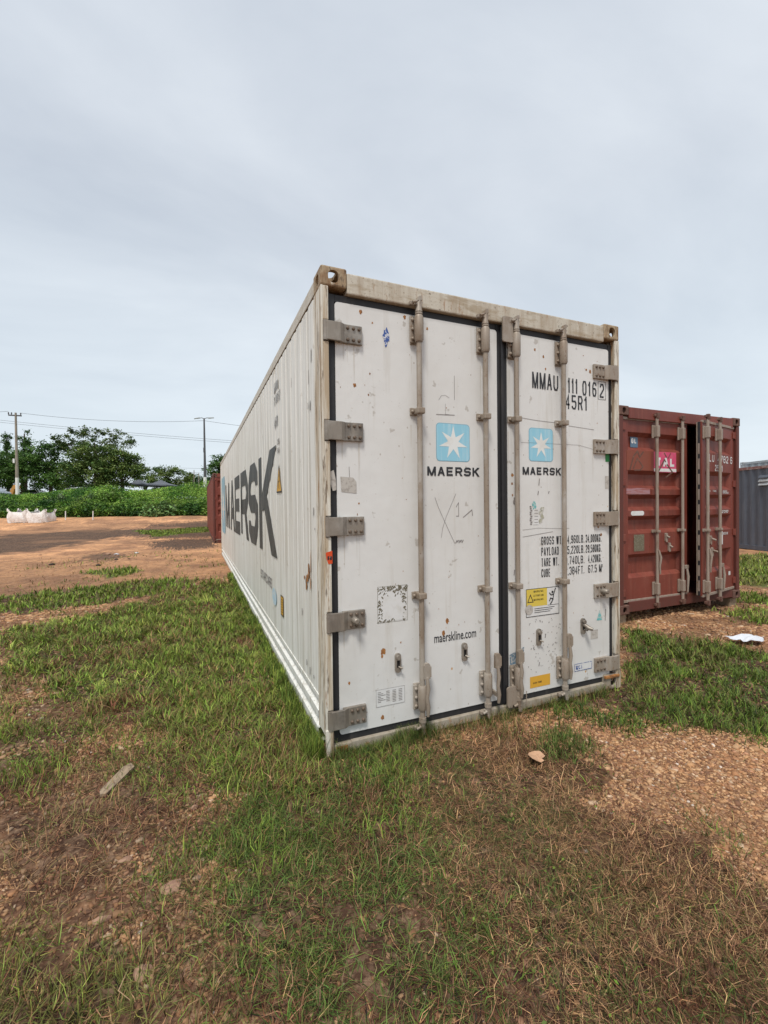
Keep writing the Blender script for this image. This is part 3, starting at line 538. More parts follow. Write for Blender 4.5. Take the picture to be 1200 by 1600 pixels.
# little seal retainers with a turning knob
for d_, x, z, big in ((dl, .465, .497, 0), (dl, .958, .497, 0), (dr, 1.596, .516, 0), (dr, 2.029, .545, 1)):
    x = px(x); z = pz(z); mb = MB(); mb.prism(rrect(x-.020, x+.020, z-.062, z+.062, .019), 0, .014, F); mb.cyl((x-.002, DY-.01, z+.038), (x-.002, DY-.032, z+.038), .014, 10)
    mb.tube([(x+.004, DY-.012, z-.024), (x+.012, DY-.026, z-.028), (x+.022, DY-.034, z-.030)], .006, 8)
    if big: mb.tube([(x, DY-.012, z+.018), (x+.014, DY-.05, z-.008), (x+.028, DY-.075, z-.012)], [.016, .018, .012], 8)
    mb.build('seal_retainer', M['galv_grey'], d_)
    flat([(x-.010, z-.028), (x+.010, z-.028), (x+.010, z+.016), (x-.010, z+.016)], M['black_hole'], 'retainer_slot', d_, F, .0155)
mb = MB()
for k in range(9):
    z = .15-.012*k; mb.tube([(1.462+.003*(k % 2), -.022, z), (1.466, -.026, z-.006), (1.462, -.022, z-.012)], .003, 6)
mb.build('seal_chain', M['galv'], dr)
# logos
for d_, x0, x1, z0, z1 in ((dl, .758, 1.017, 1.772, 2.023), (dr, 1.520, 1.745, 1.794, 2.036)):
    x0, x1, z0, z1 = px(x0), px(x1), pz(z0), pz(z1)
    flat(rrect(x0, x1, z0, z1, .026), M['logo_edge'], 'logo_border', d_, F, .0010)
    lb = flat(rrect(x0+.004, x1-.004, z0+.004, z1-.004, .024), M['logo_blue'], 'logo', d_, F, .0016)
    cx, cz = (x0+x1)/2, (z0+z1)/2; s = star(cx, cz-.002, .108*(x1-x0)/.25, .040*(x1-x0)/.25)
    mb = MB(); mb.add([F(cx, cz, .0024)]+[F(u, w, .0024) for u, w in s], [(0, 1+i, 1+(i+1) % 14) for i in range(14)]); mb.build('logo_star', M['logo_white'], d_)
text(MB(), 'MAERSK', px(.690), px(1.092), pz(1.676), .060, .0135, F, gap=.22).build('lettering', M['ink'], dl)
text(MB(), 'MAERSK', px(1.462), px(1.822), pz(1.696), .056, .0125, F, gap=.22).build('lettering', M['ink'], dr)
font_text('maerskline.com', 'lettering', M['ink'], dl, px(.728), pz(.585), .088, .60, F, .0006, 1.0)
mb = MB(); text(mb, 'MMAU', px(1.554), px(1.800), pz(2.322), .118, .0125, F, gap=.28); mb.build('lettering', M['ink'], dr); mb = MB()
text(mb, '111', px(1.893), px(1.992), pz(2.318), .112, .0125, F, gap=.45); text(mb, '016', px(2.040), px(2.186), pz(2.312), .112, .0125, F, gap=.35); text(mb, '2', px(2.222), px(2.268), pz(2.310), .11, .0125, F)
text(MB(), '45R1', px(1.868), px(2.092), pz(2.198), .108, .0125, F, gap=.33).build('lettering', M['ink'], dr)
for q in strip([(px(2.206), pz(2.296)), (px(2.284), pz(2.296)), (px(2.284), pz(2.434)), (px(2.206), pz(2.434))], .003, True): mb.add([F(a, b, .002) for a, b in q], [(0, 1, 2, 3)])
mb.build('lettering', M['ink'], dr); mb = MB()
rows = [('GROSS WT.', '74,960LB.', '34,000KG.'), ('PAYLOAD', '65,220LB.', '29,580KG.'), ('TARE WT.', '9,740LB.', '4,420KG.'), ('CUBE', '2,384FT.', '67.5 M')]
for i, (a, b, c) in enumerate(rows):
    z = pz(1.186-.079*i); w = {0: .205, 1: .168, 2: .168, 3: .085}[i]
    text(mb, a, px(1.628), px(1.628+w), z, .060, .0062, F, gap=.3, space=.5)
    text(mb, b, px(1.855), px(2.052), z, .060, .0062, F, gap=.25); text(mb, c, px(2.066 if i < 2 else 2.09), px(2.232), z, .060, .0062, F, gap=.25, space=.5)
text(mb, '3', px(2.236), px(2.246), pz(.985), .022, .003, F)
mb.build('lettering', M['ink'], dr)
# stickers on the doors
def q4(x0, x1, z0, z1): return [(px(x0), pz(z0)), (px(x1), pz(z0)), (px(x1), pz(z1)), (px(x0), pz(z1))]
def frame(mb, x0, x1, z0, z1, t, d=.0026):
    for q in strip(q4(x0, x1, z0, z1), t, True): mb.add([F(a, b, d) for a, b in q], [(0, 1, 2, 3)])
flat(q4(1.485, 1.795, .668, .872), M['sticker_white'], 'warning_sticker', dr, F, .0014)
flat(q4(1.490, 1.680, .742, .868), M['yellow'], 'warning_field', dr, F, .0020)
mb = MB(); frame(mb, 1.487, 1.793, .670, .870, .004)
for i, s in enumerate(('WARNING', 'ATTENTION', 'WARNUNG')): text(mb, s, px(1.553), px(1.645), pz(.842-.030*i), .014, .0026, F, gap=.2)
for q in strip([(px(1.500), pz(.775)), (px(1.550), pz(.775)), (px(1.525), pz(.828))], .006, True): mb.add([F(a, b, .0026) for a, b in q], [(0, 1, 2, 3)])
for k in range(3): mb.add([F(a, b, .0026) for a, b in q4(1.56, 1.75-.02*k, .722-.014*k, .726-.014*k)], [(0, 1, 2, 3)])
mb.add([F(a, b, .0024) for a, b in q4(1.685, 1.79, .738, .741)], [(0, 1, 2, 3)])
man = [[(1.762, .862), (1.742, .815)], [(1.700, .830), (1.718, .812), (1.742, .815)], [(1.742, .820), (1.735, .780)], [(1.735, .782), (1.712, .790), (1.700, .768)], [(1.738, .784), (1.722, .760), (1.708, .745)]]
for k, l in enumerate(man):
    for q in strip([(px(a), pz(b)) for a, b in l], .008): mb.add([F(a, b, .0026+.0004*k) for a, b in q], [(0, 1, 2, 3)])
mb.add([F(px(1.730)+.009*math.cos(a), pz(.834)+.009*math.sin(a), .005) for a in np.arange(0, 6.28, .7)], [tuple(range(9))])
mb.build('warning_print', M['ink'], dr)
flat([(px(1.512)+.036*math.cos(a), pz(.722)+.036*math.sin(a)) for a in np.arange(0, 6.2, .35)], M['sticker_grey'], 'torn_patch', dr, F, .0042)
flat(q4(1.517, 1.705, .150, .232), M['orange'], 'yellow_sticker', dr, F, .0018); text(MB(), 'HIGH CUBE', px(1.545), px(1.625), pz(.178), .013, .0022, F, eps=.0026).build('sticker_print', M['ink'], dr)
flat(q4(1.945, 2.125, .205, .262), M['sticker_white'], 'maker_sticker', dr, F, .0018); mb = MB(); frame(mb, 1.947, 2.123, .207, .260, .004); text(mb, 'MCI', px(1.960), px(2.025), pz(.218), .030, .006, F, eps=.0026); mb.build('sticker_print', M['blue'], dr)
for k in range(3): pass
flat(q4(.318, .512, .240, .345), M['sticker_white'], 'spec_sticker', dl, F, .0018)
mb = MB(); frame(mb, .318, .512, .240, .345, .0015)
for r_ in range(8):
    for x0, x1 in ((.328, .350+.015*(r_ % 3)), (.385, .408), (.428, .452), (.470, .495)):
        if r_ < 7 or x0 > .4: mb.add([F(a, b, .0026) for a, b in q4(x0, x1, .326-.010*r_, .330-.010*r_)], [(0, 1, 2, 3)])
mb.build('sticker_print', M['scratch'], dl)
# worn rectangular label: only ragged dark remains of its border
flat(q4(.338, .534, .765, .975), M['sticker_white'], 'label_remains', dl, F, .0010)
mb = MB(); rr = random.Random(3)
for k in range(150):
    e_ = rr.random(); side = rr.choice('ttttlrb')
    x = {'t': .335+.205*e_, 'b': .335+.205*e_, 'l': .338+abs(rr.gauss(0, .016)), 'r': .530-abs(rr.gauss(0, .012))}[side]
    z = {'t': .980-abs(rr.gauss(0, .026)), 'b': .762+abs(rr.gauss(0, .012)), 'l': .765+.2*e_, 'r': .765+.2*e_**.5}[side]
    s = rr.uniform(.003, .010); an = rr.choice((.6, .9, 2.2)) + rr.gauss(0, .2); n = 5
    poly = [(px(x)+s*rr.uniform(.6, 1.6)*math.cos(2*math.pi*i/n)*math.cos(an)-s*.5*math.sin(2*math.pi*i/n)*math.sin(an), pz(z)+s*1.2*math.cos(2*math.pi*i/n)*math.sin(an)+s*.5*math.sin(2*math.pi*i/n)*math.cos(an)) for i in range(n)]
    mb.add([F(a, b, .0016+.00001*k) for a, b in poly], [tuple(range(n))])
for q in strip(q4(.335, .538, .758, .982), .0016, True): mb.add([F(a, b, .0014) for a, b in q], [(0, 1, 2, 3)])
mb.build('label_remains', M['plate'], dl)
def blob(mb, x, z, rx, rz, d, seed=0, n=14):
    r_ = random.Random(seed+int(x*1e4)); mb.add([F(px(x)+rx*(1+r_.uniform(-.35, .35))*math.cos(2*math.pi*i/n), pz(z)+rz*(1+r_.uniform(-.35, .35))*math.sin(2*math.pi*i/n), d) for i in range(n)], [tuple(range(n))])
mb = MB(); blob(mb, .410, 2.530, .020, .055, .0020, 4); mb.build('blue_sticker', M['blue'], dl)
flat([(px(.105), pz(1.66)), (px(.185), pz(1.655)), (px(.205), pz(1.63)), (px(.205), pz(1.56)), (px(.11), pz(1.57))], M['sticker_grey'], 'torn_tape', dl, F, .0020)
MB().prism([(.048, 1.69), (.072, 1.70), (.085, 1.64), (.088, 1.58), (.065, 1.575), (.050, 1.62)], .0, .004, FRONT(.028)).build('torn_tape', M['sticker_grey'], dl)
flat([(px(1.335), pz(.42)), (px(1.465), pz(.46)), (px(1.46), pz(.37)), (px(1.40), pz(.30)), (px(1.345), pz(.29))], M['bluegrey'], 'torn_sticker', dr, F, .0018)
flat(q4(1.355, 1.395, .20, .26), M['plate'], 'torn_sticker', dr, F, .0018)
flat(q4(2.280, 2.322, 1.812, 1.872), M['green'], 'green_tape', dr, F, .0018)
flat(q4(2.275, 2.315, 1.60, 1.70), M['sticker_grey'], 'grey_tape', dr, F, .0018)
flat([(px(2.178), pz(.570)), (px(2.236), pz(.570)), (px(2.210), pz(.650))], M['teal'], 'triangle_sticker', dr, F, .0018)
flat(q4(2.115, 2.19, .43, .50), M['sticker_grey'], 'grey_tape', dr, F, .0018)
# cluster of worn inspection stickers on the right door
flat(q4(1.553, 1.605, 1.335, 1.462), M['sticker_white'], 'inspection_sticker', dr, F, .0018)
mb = MB(); blob(mb, 1.566, 1.476, .018, .028, .0030, 2); mb.build('teal_seal', M['teal'], dr)
mb = MB()
for k in range(4): blob(mb, 1.625+.014*(k % 2), 1.36+.03*k, .018, .017, .002+.0003*k, k)
mb.build('worn_sticker', mat('olive sticker rest', (.36, .35, .26), .6, layers=[('noise', (60, 60, 60), .45, .6, (.6, .59, .55), .9)]), dr)
mb = MB()
for k in range(10): x = 1.527+.004*math.sin(k*2); mb.add([F(a, b, .002) for a, b in q4(x, x+.016, 1.335+.014*k, 1.345+.014*k)], [(0, 1, 2, 3)])
for k in range(5): mb.add([F(a, b, .0026) for a, b in q4(1.566, 1.600, 1.35+.022*k, 1.353+.022*k)], [(0, 1, 2, 3)])
blob(mb, 1.394, 1.505, .016, .03, .002, 5)
mb.build('worn_print', M['scratch'], dr)
# scratches, chips and rust specks
def line(mb, pts, t, d=.0016):
    for q in strip([(px(a), pz(b)) for a, b in pts], t): mb.add([F(a, b, d) for a, b in q], [(0, 1, 2, 3)])
mb = MB(); line(mb, [(.745, 1.535), (.77, 1.47), (.81, 1.39), (.85, 1.31), (.895, 1.225)], .0028); line(mb, [(.905, 1.56), (.87, 1.49), (.83, 1.41), (.80, 1.33), (.79, 1.27)], .0022)
line(mb, [(.90, 2.34), (.90, 2.18)], .003); line(mb, [(.76, 2.075), (.90, 2.08)], .004); line(mb, [(.905, 1.47), (.925, 1.50), (.925, 1.41), (.905, 1.41)], .004); line(mb, [(.96, 1.40), (1.03, 1.45), (1.035, 1.41)], .005)
line(mb, [(.16, 1.72), (.165, 1.57)], .003); line(mb, [(.83, 2.15), (.83, 2.08), (.86, 2.08)], .002)
line(mb, [(.78, 2.17), (.80, 2.20), (.83, 2.205), (.86, 2.19)], .002)
for k in range(5): line(mb, [(.90+.012*k, 1.23+.006*(k % 2)), (.912+.012*k, 1.25)], .006)
mb.build('scratches', M['scratch'], dl)
mb = MB(); line(mb, [(1.46, 2.10), (1.6, 2.09), (1.78, 2.085)], .003); line(mb, [(1.9, 2.07), (2.08, 2.06), (2.16, 2.055)], .003); line(mb, [(1.45, 1.925), (2.0, 1.93), (2.17, 1.90)], .002)
line(mb, [(1.46, 1.30), (1.6, 1.31), (1.80, 1.30), (1.90, 1.30)], .002); line(mb, [(1.46, 1.25), (1.6, 1.265), (1.74, 1.28)], .003)
for x, z, h in ((1.61, 1.62, .05), (1.60, 1.55, .03), (1.70, 1.56, .02), (1.41, 1.05, .06), (1.38, .98, .04), (2.26, .78, .07), (2.27, .56, .09), (1.66, .50, .03), (1.55, .43, .02), (1.6, .3, .03)): line(mb, [(x, z), (x+.006, z+h)], .007)
rr = random.Random(8)
for k in range(70): x = rr.uniform(1.50, 1.82); z = rr.uniform(.25, .64); line(mb, [(x, z), (x+rr.uniform(-.006, .006), z+rr.uniform(.004, .012))], rr.uniform(.003, .006))
mb.build('scratches', M['scratch'], dr)
for d_, ch in ((dl, [(.245, 2.655, .013), (.62-.08, 2.67, .012), (.20, 2.21, .013), (.32, 2.60, .006), (.70, 2.62, .009), (.29, 2.16, .006), (.30, 2.29, .006), (.37, .578, .022), (.36, .55, .010), (.145, .42, .01), (.36, .17, .014), (.22, 1.5, .006), (.49, .62, .006), (.83, .72, .018), (.80, .64, .018)]),
               (dr, [(1.58, 2.60, .01), (1.66, 2.56, .01), (1.68, 2.47, .009), (2.12, 2.50, .014), (2.08, 2.51, .01), (1.372, 1.69, .013), (1.368, 1.63, .01), (1.373, 1.55, .008), (2.23, 1.24, .012), (2.20, 1.30, .010)])):
    mb = MB()
    for k, (x, z, s) in enumerate(ch): blob(mb, x, z, s*.75, s, .0012, k)
    for k in range(16): blob(mb, rr.uniform(.10, 1.24) if d_ is dl else rr.uniform(1.37, 2.32), rr.uniform(.15, 2.66), rr.uniform(.0015, .004), rr.uniform(.002, .006), .0012, k, 7)
    mb.build('rust_spots', M['rust_spot'], d_)
# grime running down from the hinges and clamps
M['grime'] = mat('grime run', (.56, .53, .48), .5, layers=[('noise', (50, 50, 2), .45, .6, (.64, .63, .605), .9)])
rr = random.Random(12)
for d_, xs_ in ((dl, (.13, .17, .215, .25, .60, .66, 1.11, 1.16)), (dr, (2.19, 2.23, 2.28, 1.37, 1.43, 1.80, 1.87))):
    k = 0
    for x in xs_:
        for z in (HZ if (x < .3 or x > 2.15) else (.88, 2.06, 2.50)):
            if rr.random() < .75:
                k += 1; xx = x+rr.uniform(-.02, .02); z0 = z-.058; l = rr.uniform(.08, .30); w = rr.uniform(.002, .006)
                if z0-l < .12: l = z0-.125
                if l > .03: mb = MB(); mb.add([F(xx-w, z0, .0006+.00002*k), F(xx+w, z0, .0006+.00002*k), F(xx+w*.5, z0-l*.7, .0006+.00002*k), F(xx, z0-l, .0006+.00002*k), F(xx-w*.6, z0-l*.6, .0006+.00002*k)], [(0, 1, 2, 3, 4)]); mb.build('grime_streak', M['grime'], d_)
# orange tape on the left post
flat([(.010, pz(1.215)), (.050, pz(1.225)), (.050, pz(1.150)), (.026, pz(1.147)), (.014, pz(1.18))], M['orange_red'], 'orange_tape', wc, FRONT(0), .0005)
text(MB(), 'DM', .020, .046, pz(1.172), .022, .005, FRONT(0), eps=.0014).build('tape_print', M['ink'], wc)
# side lettering (u = -y, so the word reads from the far end)
SF = LEFT(.0025)
mb = MB()
LT = [('M', 9.60, 8.22), ('A', 7.88, 6.72), ('E', 6.62, 5.42), ('R', 5.32, 4.16), ('S', 4.08, 3.05), ('K', 2.92, 1.72)]
for ch, a, b in LT: glyph(mb, ch, -a, 1.00 , (a-b), 1.06, .235, SF, .002)
mb.build('lettering', M['ink_side'], wc, label='huge charcoal capital letters along the side')
flat(rrect(-11.5, -9.9, .78, 2.34, .16), M['side_blue'], 'logo', wc, SF, .002)
mb = MB(); s = star(-10.7, 1.56, .66, .25); mb.add([SF(-10.7, 1.56, .004)]+[SF(u, w, .004) for u, w in s], [(0, 1+i, 1+(i+1) % 14) for i in range(14)]); mb.build('logo_star', M['logo_white'], wc)
flat([(-1.63, 1.625), (-1.39, 1.625), (-1.51, 1.85)], M['orange'], 'warning_triangle', wc, SF, .002); 
mb = MB()
for q in strip([(-1.635, 1.62), (-1.385, 1.62), (-1.51, 1.855)], .014, True): mb.add([SF(a, b, .003) for a, b in q], [(0, 1, 2, 3)])
for q in strip([(-1.51, 1.78), (-1.49, 1.72), (-1.53, 1.71), (-1.51, 1.65)], .016): mb.add([SF(a, b, .0036) for a, b in q], [(0, 1, 2, 3)])
mb.build('triangle_print', M['ink'], wc)
flat([(-1.50, .52), (-1.38, .52), (-1.38, .69), (-1.50, .69)], M['orange'], 'yellow_sticker', wc, SF, .002)
mb = MB()
for q in strip([(-1.50, .52), (-1.38, .52), (-1.38, .69), (-1.50, .69)], .012, True): mb.add([SF(a, b, .003) for a, b in q], [(0, 1, 2, 3)])
for k in range(6): mb.add([SF(a, b, .003) for a, b in ((-1.47, .545+.022*k), (-1.41, .545+.022*k), (-1.41, .553+.022*k), (-1.47, .553+.022*k))], [(0, 1, 2, 3)])
mb.build('sticker_print', M['ink'], wc)
mb = MB(); text(mb, 'STARCARE', -2.85, -2.02, .66, .10, .018, SF, gap=.3); mb.build('lettering', M['scratch'], wc)
flat([(-1.86+.13*math.cos(a), .61+.085*math.sin(a)) for a in np.arange(0, 6.2, .3)], mat('washed blue globe', (.42, .58, .68), .5, layers=[('noise', (20, 20, 20), .5, .6, (.65, .66, .62), .8)]), 'globe_emblem', wc, SF, .002)
for a_, *b_ in (('MMAU', -1.72, -1.50, 2.55, .09, .014), ('1110162', -1.72, -1.40, 2.43, .09, .014), ('45R1', -1.72, -1.52, 2.22, .10, .016)): text(MB(), a_, *b_, SF).build('lettering', M['ink_faint'], wc)
mb = MB(); text(mb, '2.9M', -1.57, -1.47, 2.05, .05, .009, SF); text(mb, '9FT6', -1.57, -1.47, 1.97, .05, .009, SF)
mb.build('height_mark', M['scratch'], wc)
mb = MB()
for k, (y, z, a, b) in enumerate(((.40, 1.06, .022, .05), (.44, 1.0, .03, .03), (.47, .95, .02, .05), (.35, .98, .012, .05), (.34, 1.12, .010, .08), (.52, .99, .02, .015))):
    r_ = random.Random(k); mb.add([SF(-y+a*r_.uniform(.6, 1.3)*math.cos(t), z+b*r_.uniform(.6, 1.3)*math.sin(t), .002+.0003*k) for t in np.arange(0, 6.2, .5)], [tuple(range(13))])
mb.build('rust_scar', M['rust_spot'], wc)
mb = MB()
for k, (y, z, h) in enumerate(((.25, 1.42, .06), (.22, 1.33, .02), (.36, 2.12, .05), (.30, 2.1, .07), (.50, .38, .05), (.40, .35, .06), (.30, .36, .03), (.62, .7, .06), (.26, 2.4, .09), (.34, 2.28, .1), (.9, 2.4, .08))):
    mb.add([SF(a, b, .002) for a, b in ((-y-.008, z), (-y+.006, z+.01), (-y+.010, z+h), (-y-.004, z+h*.9))], [(0, 1, 2, 3)])
mb.build('scratches', M['scratch'], wc)
# ================================================================== RED CONTAINERS
def recess_panel(mb, x0, x1, z0, z1, y, rec, xi, dep=.045, sl=.05, xs=.05):
    """flat face at depth y with sloped recesses; rec = [(zlo,zhi)], xi = margins"""
    a, b = x0+xi, x1-xi; zs = z0
    for lo, hi in sorted(rec):
        mb.add([(x0, y, zs), (x1, y, zs), (x1, y, lo), (x0, y, lo)], [(0, 1, 2, 3)])
        mb.add([(x0, y, lo), (a, y, lo), (a, y, hi), (x0, y, hi)], [(0, 1, 2, 3)]); mb.add([(b, y, lo), (x1, y, lo), (x1, y, hi), (b, y, hi)], [(0, 1, 2, 3)])
        mb.add([(a, y, lo), (b, y, lo), (b, y, hi), (a, y, hi), (a+xs, y+dep, lo+sl), (b-xs, y+dep, lo+sl), (b-xs, y+dep, hi-sl), (a+xs, y+dep, hi-sl)], [(0, 1, 5, 4), (1, 2, 6, 5), (2, 3, 7, 6), (3, 0, 4, 7), (4, 5, 6, 7)])
        zs = hi
    mb.add([(x0, y, zs), (x1, y, zs), (x1, y, z1), (x0, y, z1)], [(0, 1, 2, 3)])
    # back and edges of the leaf
    t = .055
    mb.add([(x0, y, z0), (x1, y, z0), (x1, y, z1), (x0, y, z1), (x0, y+t, z0), (x1, y+t, z0), (x1, y+t, z1), (x0, y+t, z1)], [(0, 1, 5, 4), (1, 2, 6, 5), (2, 3, 7, 6), (3, 0, 4, 7), (4, 7, 6, 5)])
def corrug(mb, L, z0, z1, x, sg, y0=.15, pitch=.278, dep=.036):
    prof = []; y = y0
    while y < L-y0-pitch:
        prof += [(y, 0), (y+.07, 0), (y+.139, dep), (y+.209, dep)]; y += pitch
    prof += [(y, 0), (L-y0, 0)]
    vs = []
    for yy, d in prof: vs += [(x+sg*(.012+d), yy, z0), (x+sg*(.012+d), yy, z1)]
    mb.add(vs, [(2*i, 2*i+2, 2*i+3, 2*i+1) for i in range(len(prof)-1)])
def box_shell(root, W_, H_, L_, mw, mf, mc, doors=True, rail=None):
    castings(root, mc, W_, L_, H_)
    for side in (0, 1):
        mb = MB(); corrug(mb, L_, .15, H_-.10, 0 if not side else W_, 1 if not side else -1); mb.build('side_wall', mw, root)
        a, b = (0.003, .05) if not side else (W_-.05, W_-.003)
        MB().box(a, b, .179, L_-.179, .02, .155, .004).build('bottom_rail', mf, root); MB().box(a, b, .179, L_-.179, H_-.105, H_-.02, .004).build('top_rail', rail or mf, root)
        for y0, y1 in ((.01, .16), (L_-.16, L_-.01)):
            MB().box(a, b+.02 if not side else b, y0, y1, .118, H_-.118, .006).build('corner_post', mf, root) if not side else MB().box(a-.02, b, y0, y1, .118, H_-.118, .006).build('corner_post', mf, root)
    MB().box(.04, W_-.04, .1, L_-.04, H_-.05, H_-.022).build('roof_panel', mw, root)
    MB().box(.04, W_-.04, .12, L_-.04, .06, .14).build('floor_frame', mf, root)
    MB().box(.06, W_-.06, L_-.09, L_-.03, .14, H_-.05).build('end_wall', mw, root)
    if not doors: MB().box(.06, W_-.06, .03, .09, .14, H_-.05).build('end_wall', mw, root)
def red_container(name, loc, rz, H_, L_, ang, detail, **k):
    W_ = 2.438; root = empty(name, loc, rz, **k)
    box_shell(root, W_, H_, L_, M['red'], M['red_dark'], M['red_casting'])
    z0, z1 = .16, H_-.15
    MB().box(.165, W_-.165, .004, .12, H_-.150, H_-.012, .006).build('header_beam', M['red'], root)
    MB().box(.165, W_-.165, .010, .12, .022, .150, .006).build('door_sill', M['red_dark'], root)
    s = (H_-.30)/2.291
    rec = [(z0+(a-.15)*s, z0+(b-.15)*s) for a, b in ((.42, .72), (1.02, 1.24), (1.29, 1.50), (1.56, 1.78), (2.04, 2.30))]
    if detail: rec = [(.44, .74), (1.00, 1.22), (1.29, 1.49), (1.56, 1.80), (2.05, 2.28)]
    for right in (0, 1):
        w = 1.235 if not right else 1.075
        if not detail: w = 1.13
        # door leaf in hinge space: x from 0 at the hinge to w
        d = bpy.data.objects.new('d', None); mb = MB(); sg = 1 if not right else -1
        x0, x1 = (0, w) if not right else (-w, 0)
        recess_panel(mb, x0, x1, z0, z1, 0, rec, .10, dep=.062, sl=.055)
        dd = mb.build('door', M['red'], root, loc=((.085, .040, 0) if not right else (W_-.085, .040, 0)), label='ajar door leaf' if (right and ang) else None)
        if right: dd.rotation_euler.z = ang
        mb = MB(); gz = lambda a, b: None
        mb.box(x0+.01, x1-.01, -.012, .02, z1-.012, z1+.022, .004); mb.box(x0+.01, x1-.01, -.012, .02, z0-.022, z0+.012, .004)
        mb.build('door_seal', M['red_rod'], dd)
        # edge gasket on the free side
        xe = x1 if not right else x0
        a, b = sorted((xe, xe+sg*.016)); MB().box(a, b, .016, .044, z0, z1, .004).build('edge_gasket', M['gasket'], dd)
        if right: MB().box(xe-.012, xe-.002, .046, .060, z0, z1, .003).build('edge_strip', M['galv'], dd)
        if right: [MB().box(xe-.0185, xe-.0155, .020, .038, z0+.06+.2*q_, z0+.20+.2*q_).build('gasket_clip', M['red_rod'], dd) for q_ in range(10)]
        for i in range(4):
            z = z0+.10+(z1-z0-.2)*i/3; mb = MB(); a, b = sorted((-.055*sg, .05*sg)); mb.box(a, b, -.016, .0, z-.045, z+.045, .004); mb.cyl((-.02*sg, -.01, z-.05), (-.02*sg, -.01, z+.05), .016, 10); mb.build('hinge', M['red'], dd)
        xs = (.575, 1.075) if not right else (-1.02, -.62)
        if not detail: xs = (.4, .95) if not right else (-.95, -.4)
        for j, x in enumerate(xs):
            mb = MB(); mb.cyl((x, -.045, .06), (x, -.045, H_-.09), .019, 12)
            mb.build('locking_rod', M['red_rod'], dd)
            for z in (z0+.12, z1-.14): MB().box(x-.045, x+.038, -.02, -.001, z-.085, z+.085, .006).box(x-.026, x+.026, -.073, -.018, z-.075, z+.075, .010).build('rod_guide', M['red_rod'], dd)
            mb = MB()
            for z in (1.02, ): mb.box(x-.055, x+.04, -.02, -.001, z-.02, z+.02, .005); mb.box(x-.03, x+.03, -.072, -.018, z-.017, z+.017, .006)
            mb.build('rod_guide', M['red_rod'], dd)
            for z in (.075, H_-.085):
                mb = MB(); mb.box(x-.05, x+.03, -.055, -.02, z-.016, z+.016, .006); mb.box(x-.02, x+.028, -.07, -.03, z-.04, z+.03, .006); mb.build('cam', M['red_casting'], dd)
            mb = MB(); hx = x+(.055 if (j == 1 or not right) else .03); zt = .55
            if j == (1 if not right else 1): mb.box(hx-.02, hx+.05, -.06, -.02, zt-.05, zt, .006); mb.tube([(hx+.01, -.06, zt-.05), (hx+.018, -.07, zt-.15), (hx+.01, -.066, zt-.36)], [.014, .018, .012], 8)
            else: mb.tube([(x, -.066, .78), (x+.02, -.08, .68), (x+.006, -.076, .58), (x+.02, -.07, .47)], [.012, .016, .013, .010], 8)
            mb.build('rod_handle', M['red_rod'], dd)
        Fd = FRONT(0)
        if detail and not right:
            fl = lambda x0, x1, z0, z1, m, n, d=.003: flat([(x0, z0), (x1, z0), (x1, z1), (x0, z1)], m, n, dd, Fd, d)
            fl(.575, 1.01, 1.785, 2.05, M['pink'], 'sign'); fl(.575, 1.01, 1.793, 1.833, M['sticker_white'], 'sign_band', .0045)
            mb = MB(); text(mb, 'TAL', .615, .985, 1.86, .115, .032, Fd, eps=.005); mb.build('sign_lettering', M['sticker_white'], dd)
            mb = MB()
            for q in strip([(.655, 1.79), (.775, 1.95), (.81, 1.90), (.93, 1.79), (.80, 1.72)], .020, False): mb.add([Fd(a, b, .007) for a, b in q], [(0, 1, 2, 3)])
            for q in strip([(.77, 2.04), (.83, 1.97)], .012)+strip([(.90, 2.04), (.85, 1.97)], .012): mb.add([Fd(a, b, .0062) for a, b in q], [(0, 1, 2, 3)])
            for q in strip([(.13, 1.80), (.20, 1.98), (.27, 2.04), (.31, 1.97), (.38, 2.04)], .020)+strip([(.19, 1.815), (.265, 1.95), (.37, 1.85), (.32, 1.805), (.21, 1.80)], .016): mb.add([Fd(a, b, .0042) for a, b in q], [(0, 1, 2, 3)])
            mb.build('graffiti', M['red_casting'], dd)
            fl(.075, .52, 1.80, 2.048, M['faded_red'], 'repainted_patch', .0025)
            fl(.07, .50, 1.498, 1.575, M['milky'], 'torn_film'); 
            flat(rrect(.20, .335, 2.095, 2.225, .006), mat('steel blue sticker', (.10, .17, .25), .5), 'company_sticker', dd, FRONT(.045), .003)
            text(MB(), 'GL', .215, .31, 2.145, .065, .015, FRONT(.045), eps=.005).build('sticker_lettering', M['sticker_white'], dd)
            flat(rrect(.15, .39, 1.228, 1.285, .028), M['sticker_white'], 'oval_label', dd, Fd, .003)
            fl(.20, .39, .775, .985, M['plate'], 'data_plate')
            for x, z in ((.80, .93), (.86, .80)):
                mb = MB(); mb.prism(rrect(x-.02, x+.02, z-.06, z+.06, .018), 0, .02, Fd); mb.cyl((x, -.02, z+.02), (x+.01, -.05, z), .013, 8); mb.build('seal_retainer', M['red_rod'], dd)
        if detail and right:
            mb = MB(); text(mb, 'CLU', -.945, -.69, 1.93, .10, .015, Fd, eps=.003); text(mb, '4782 6', -.575, -.06, 1.93, .10, .015, Fd, eps=.003, space=.3); text(mb, '25G1', -.665, -.40, 1.81, .085, .014, Fd, eps=.003)
            for (a, b, z) in ((-.95, -.82, 1.525), (-.74, -.62, 1.525), (-.40, -.25, 1.525), (-.95, -.84, 1.25), (-.40, -.20, 1.25), (-.40, -.2, 1.505)):
                text(mb, 'GROSS' if b-a > .12 else 'TARE', a, b, z, .026, .006, Fd, eps=.003)
            for z, t_ in ((1.235, '2200'), (.90, '30480KG')): text(mb, t_, -.52, -.22, z if z > 1 else .93, .035, .008, Fd, eps=.003)
            mb.build('lettering', M['sticker_white'], dd)
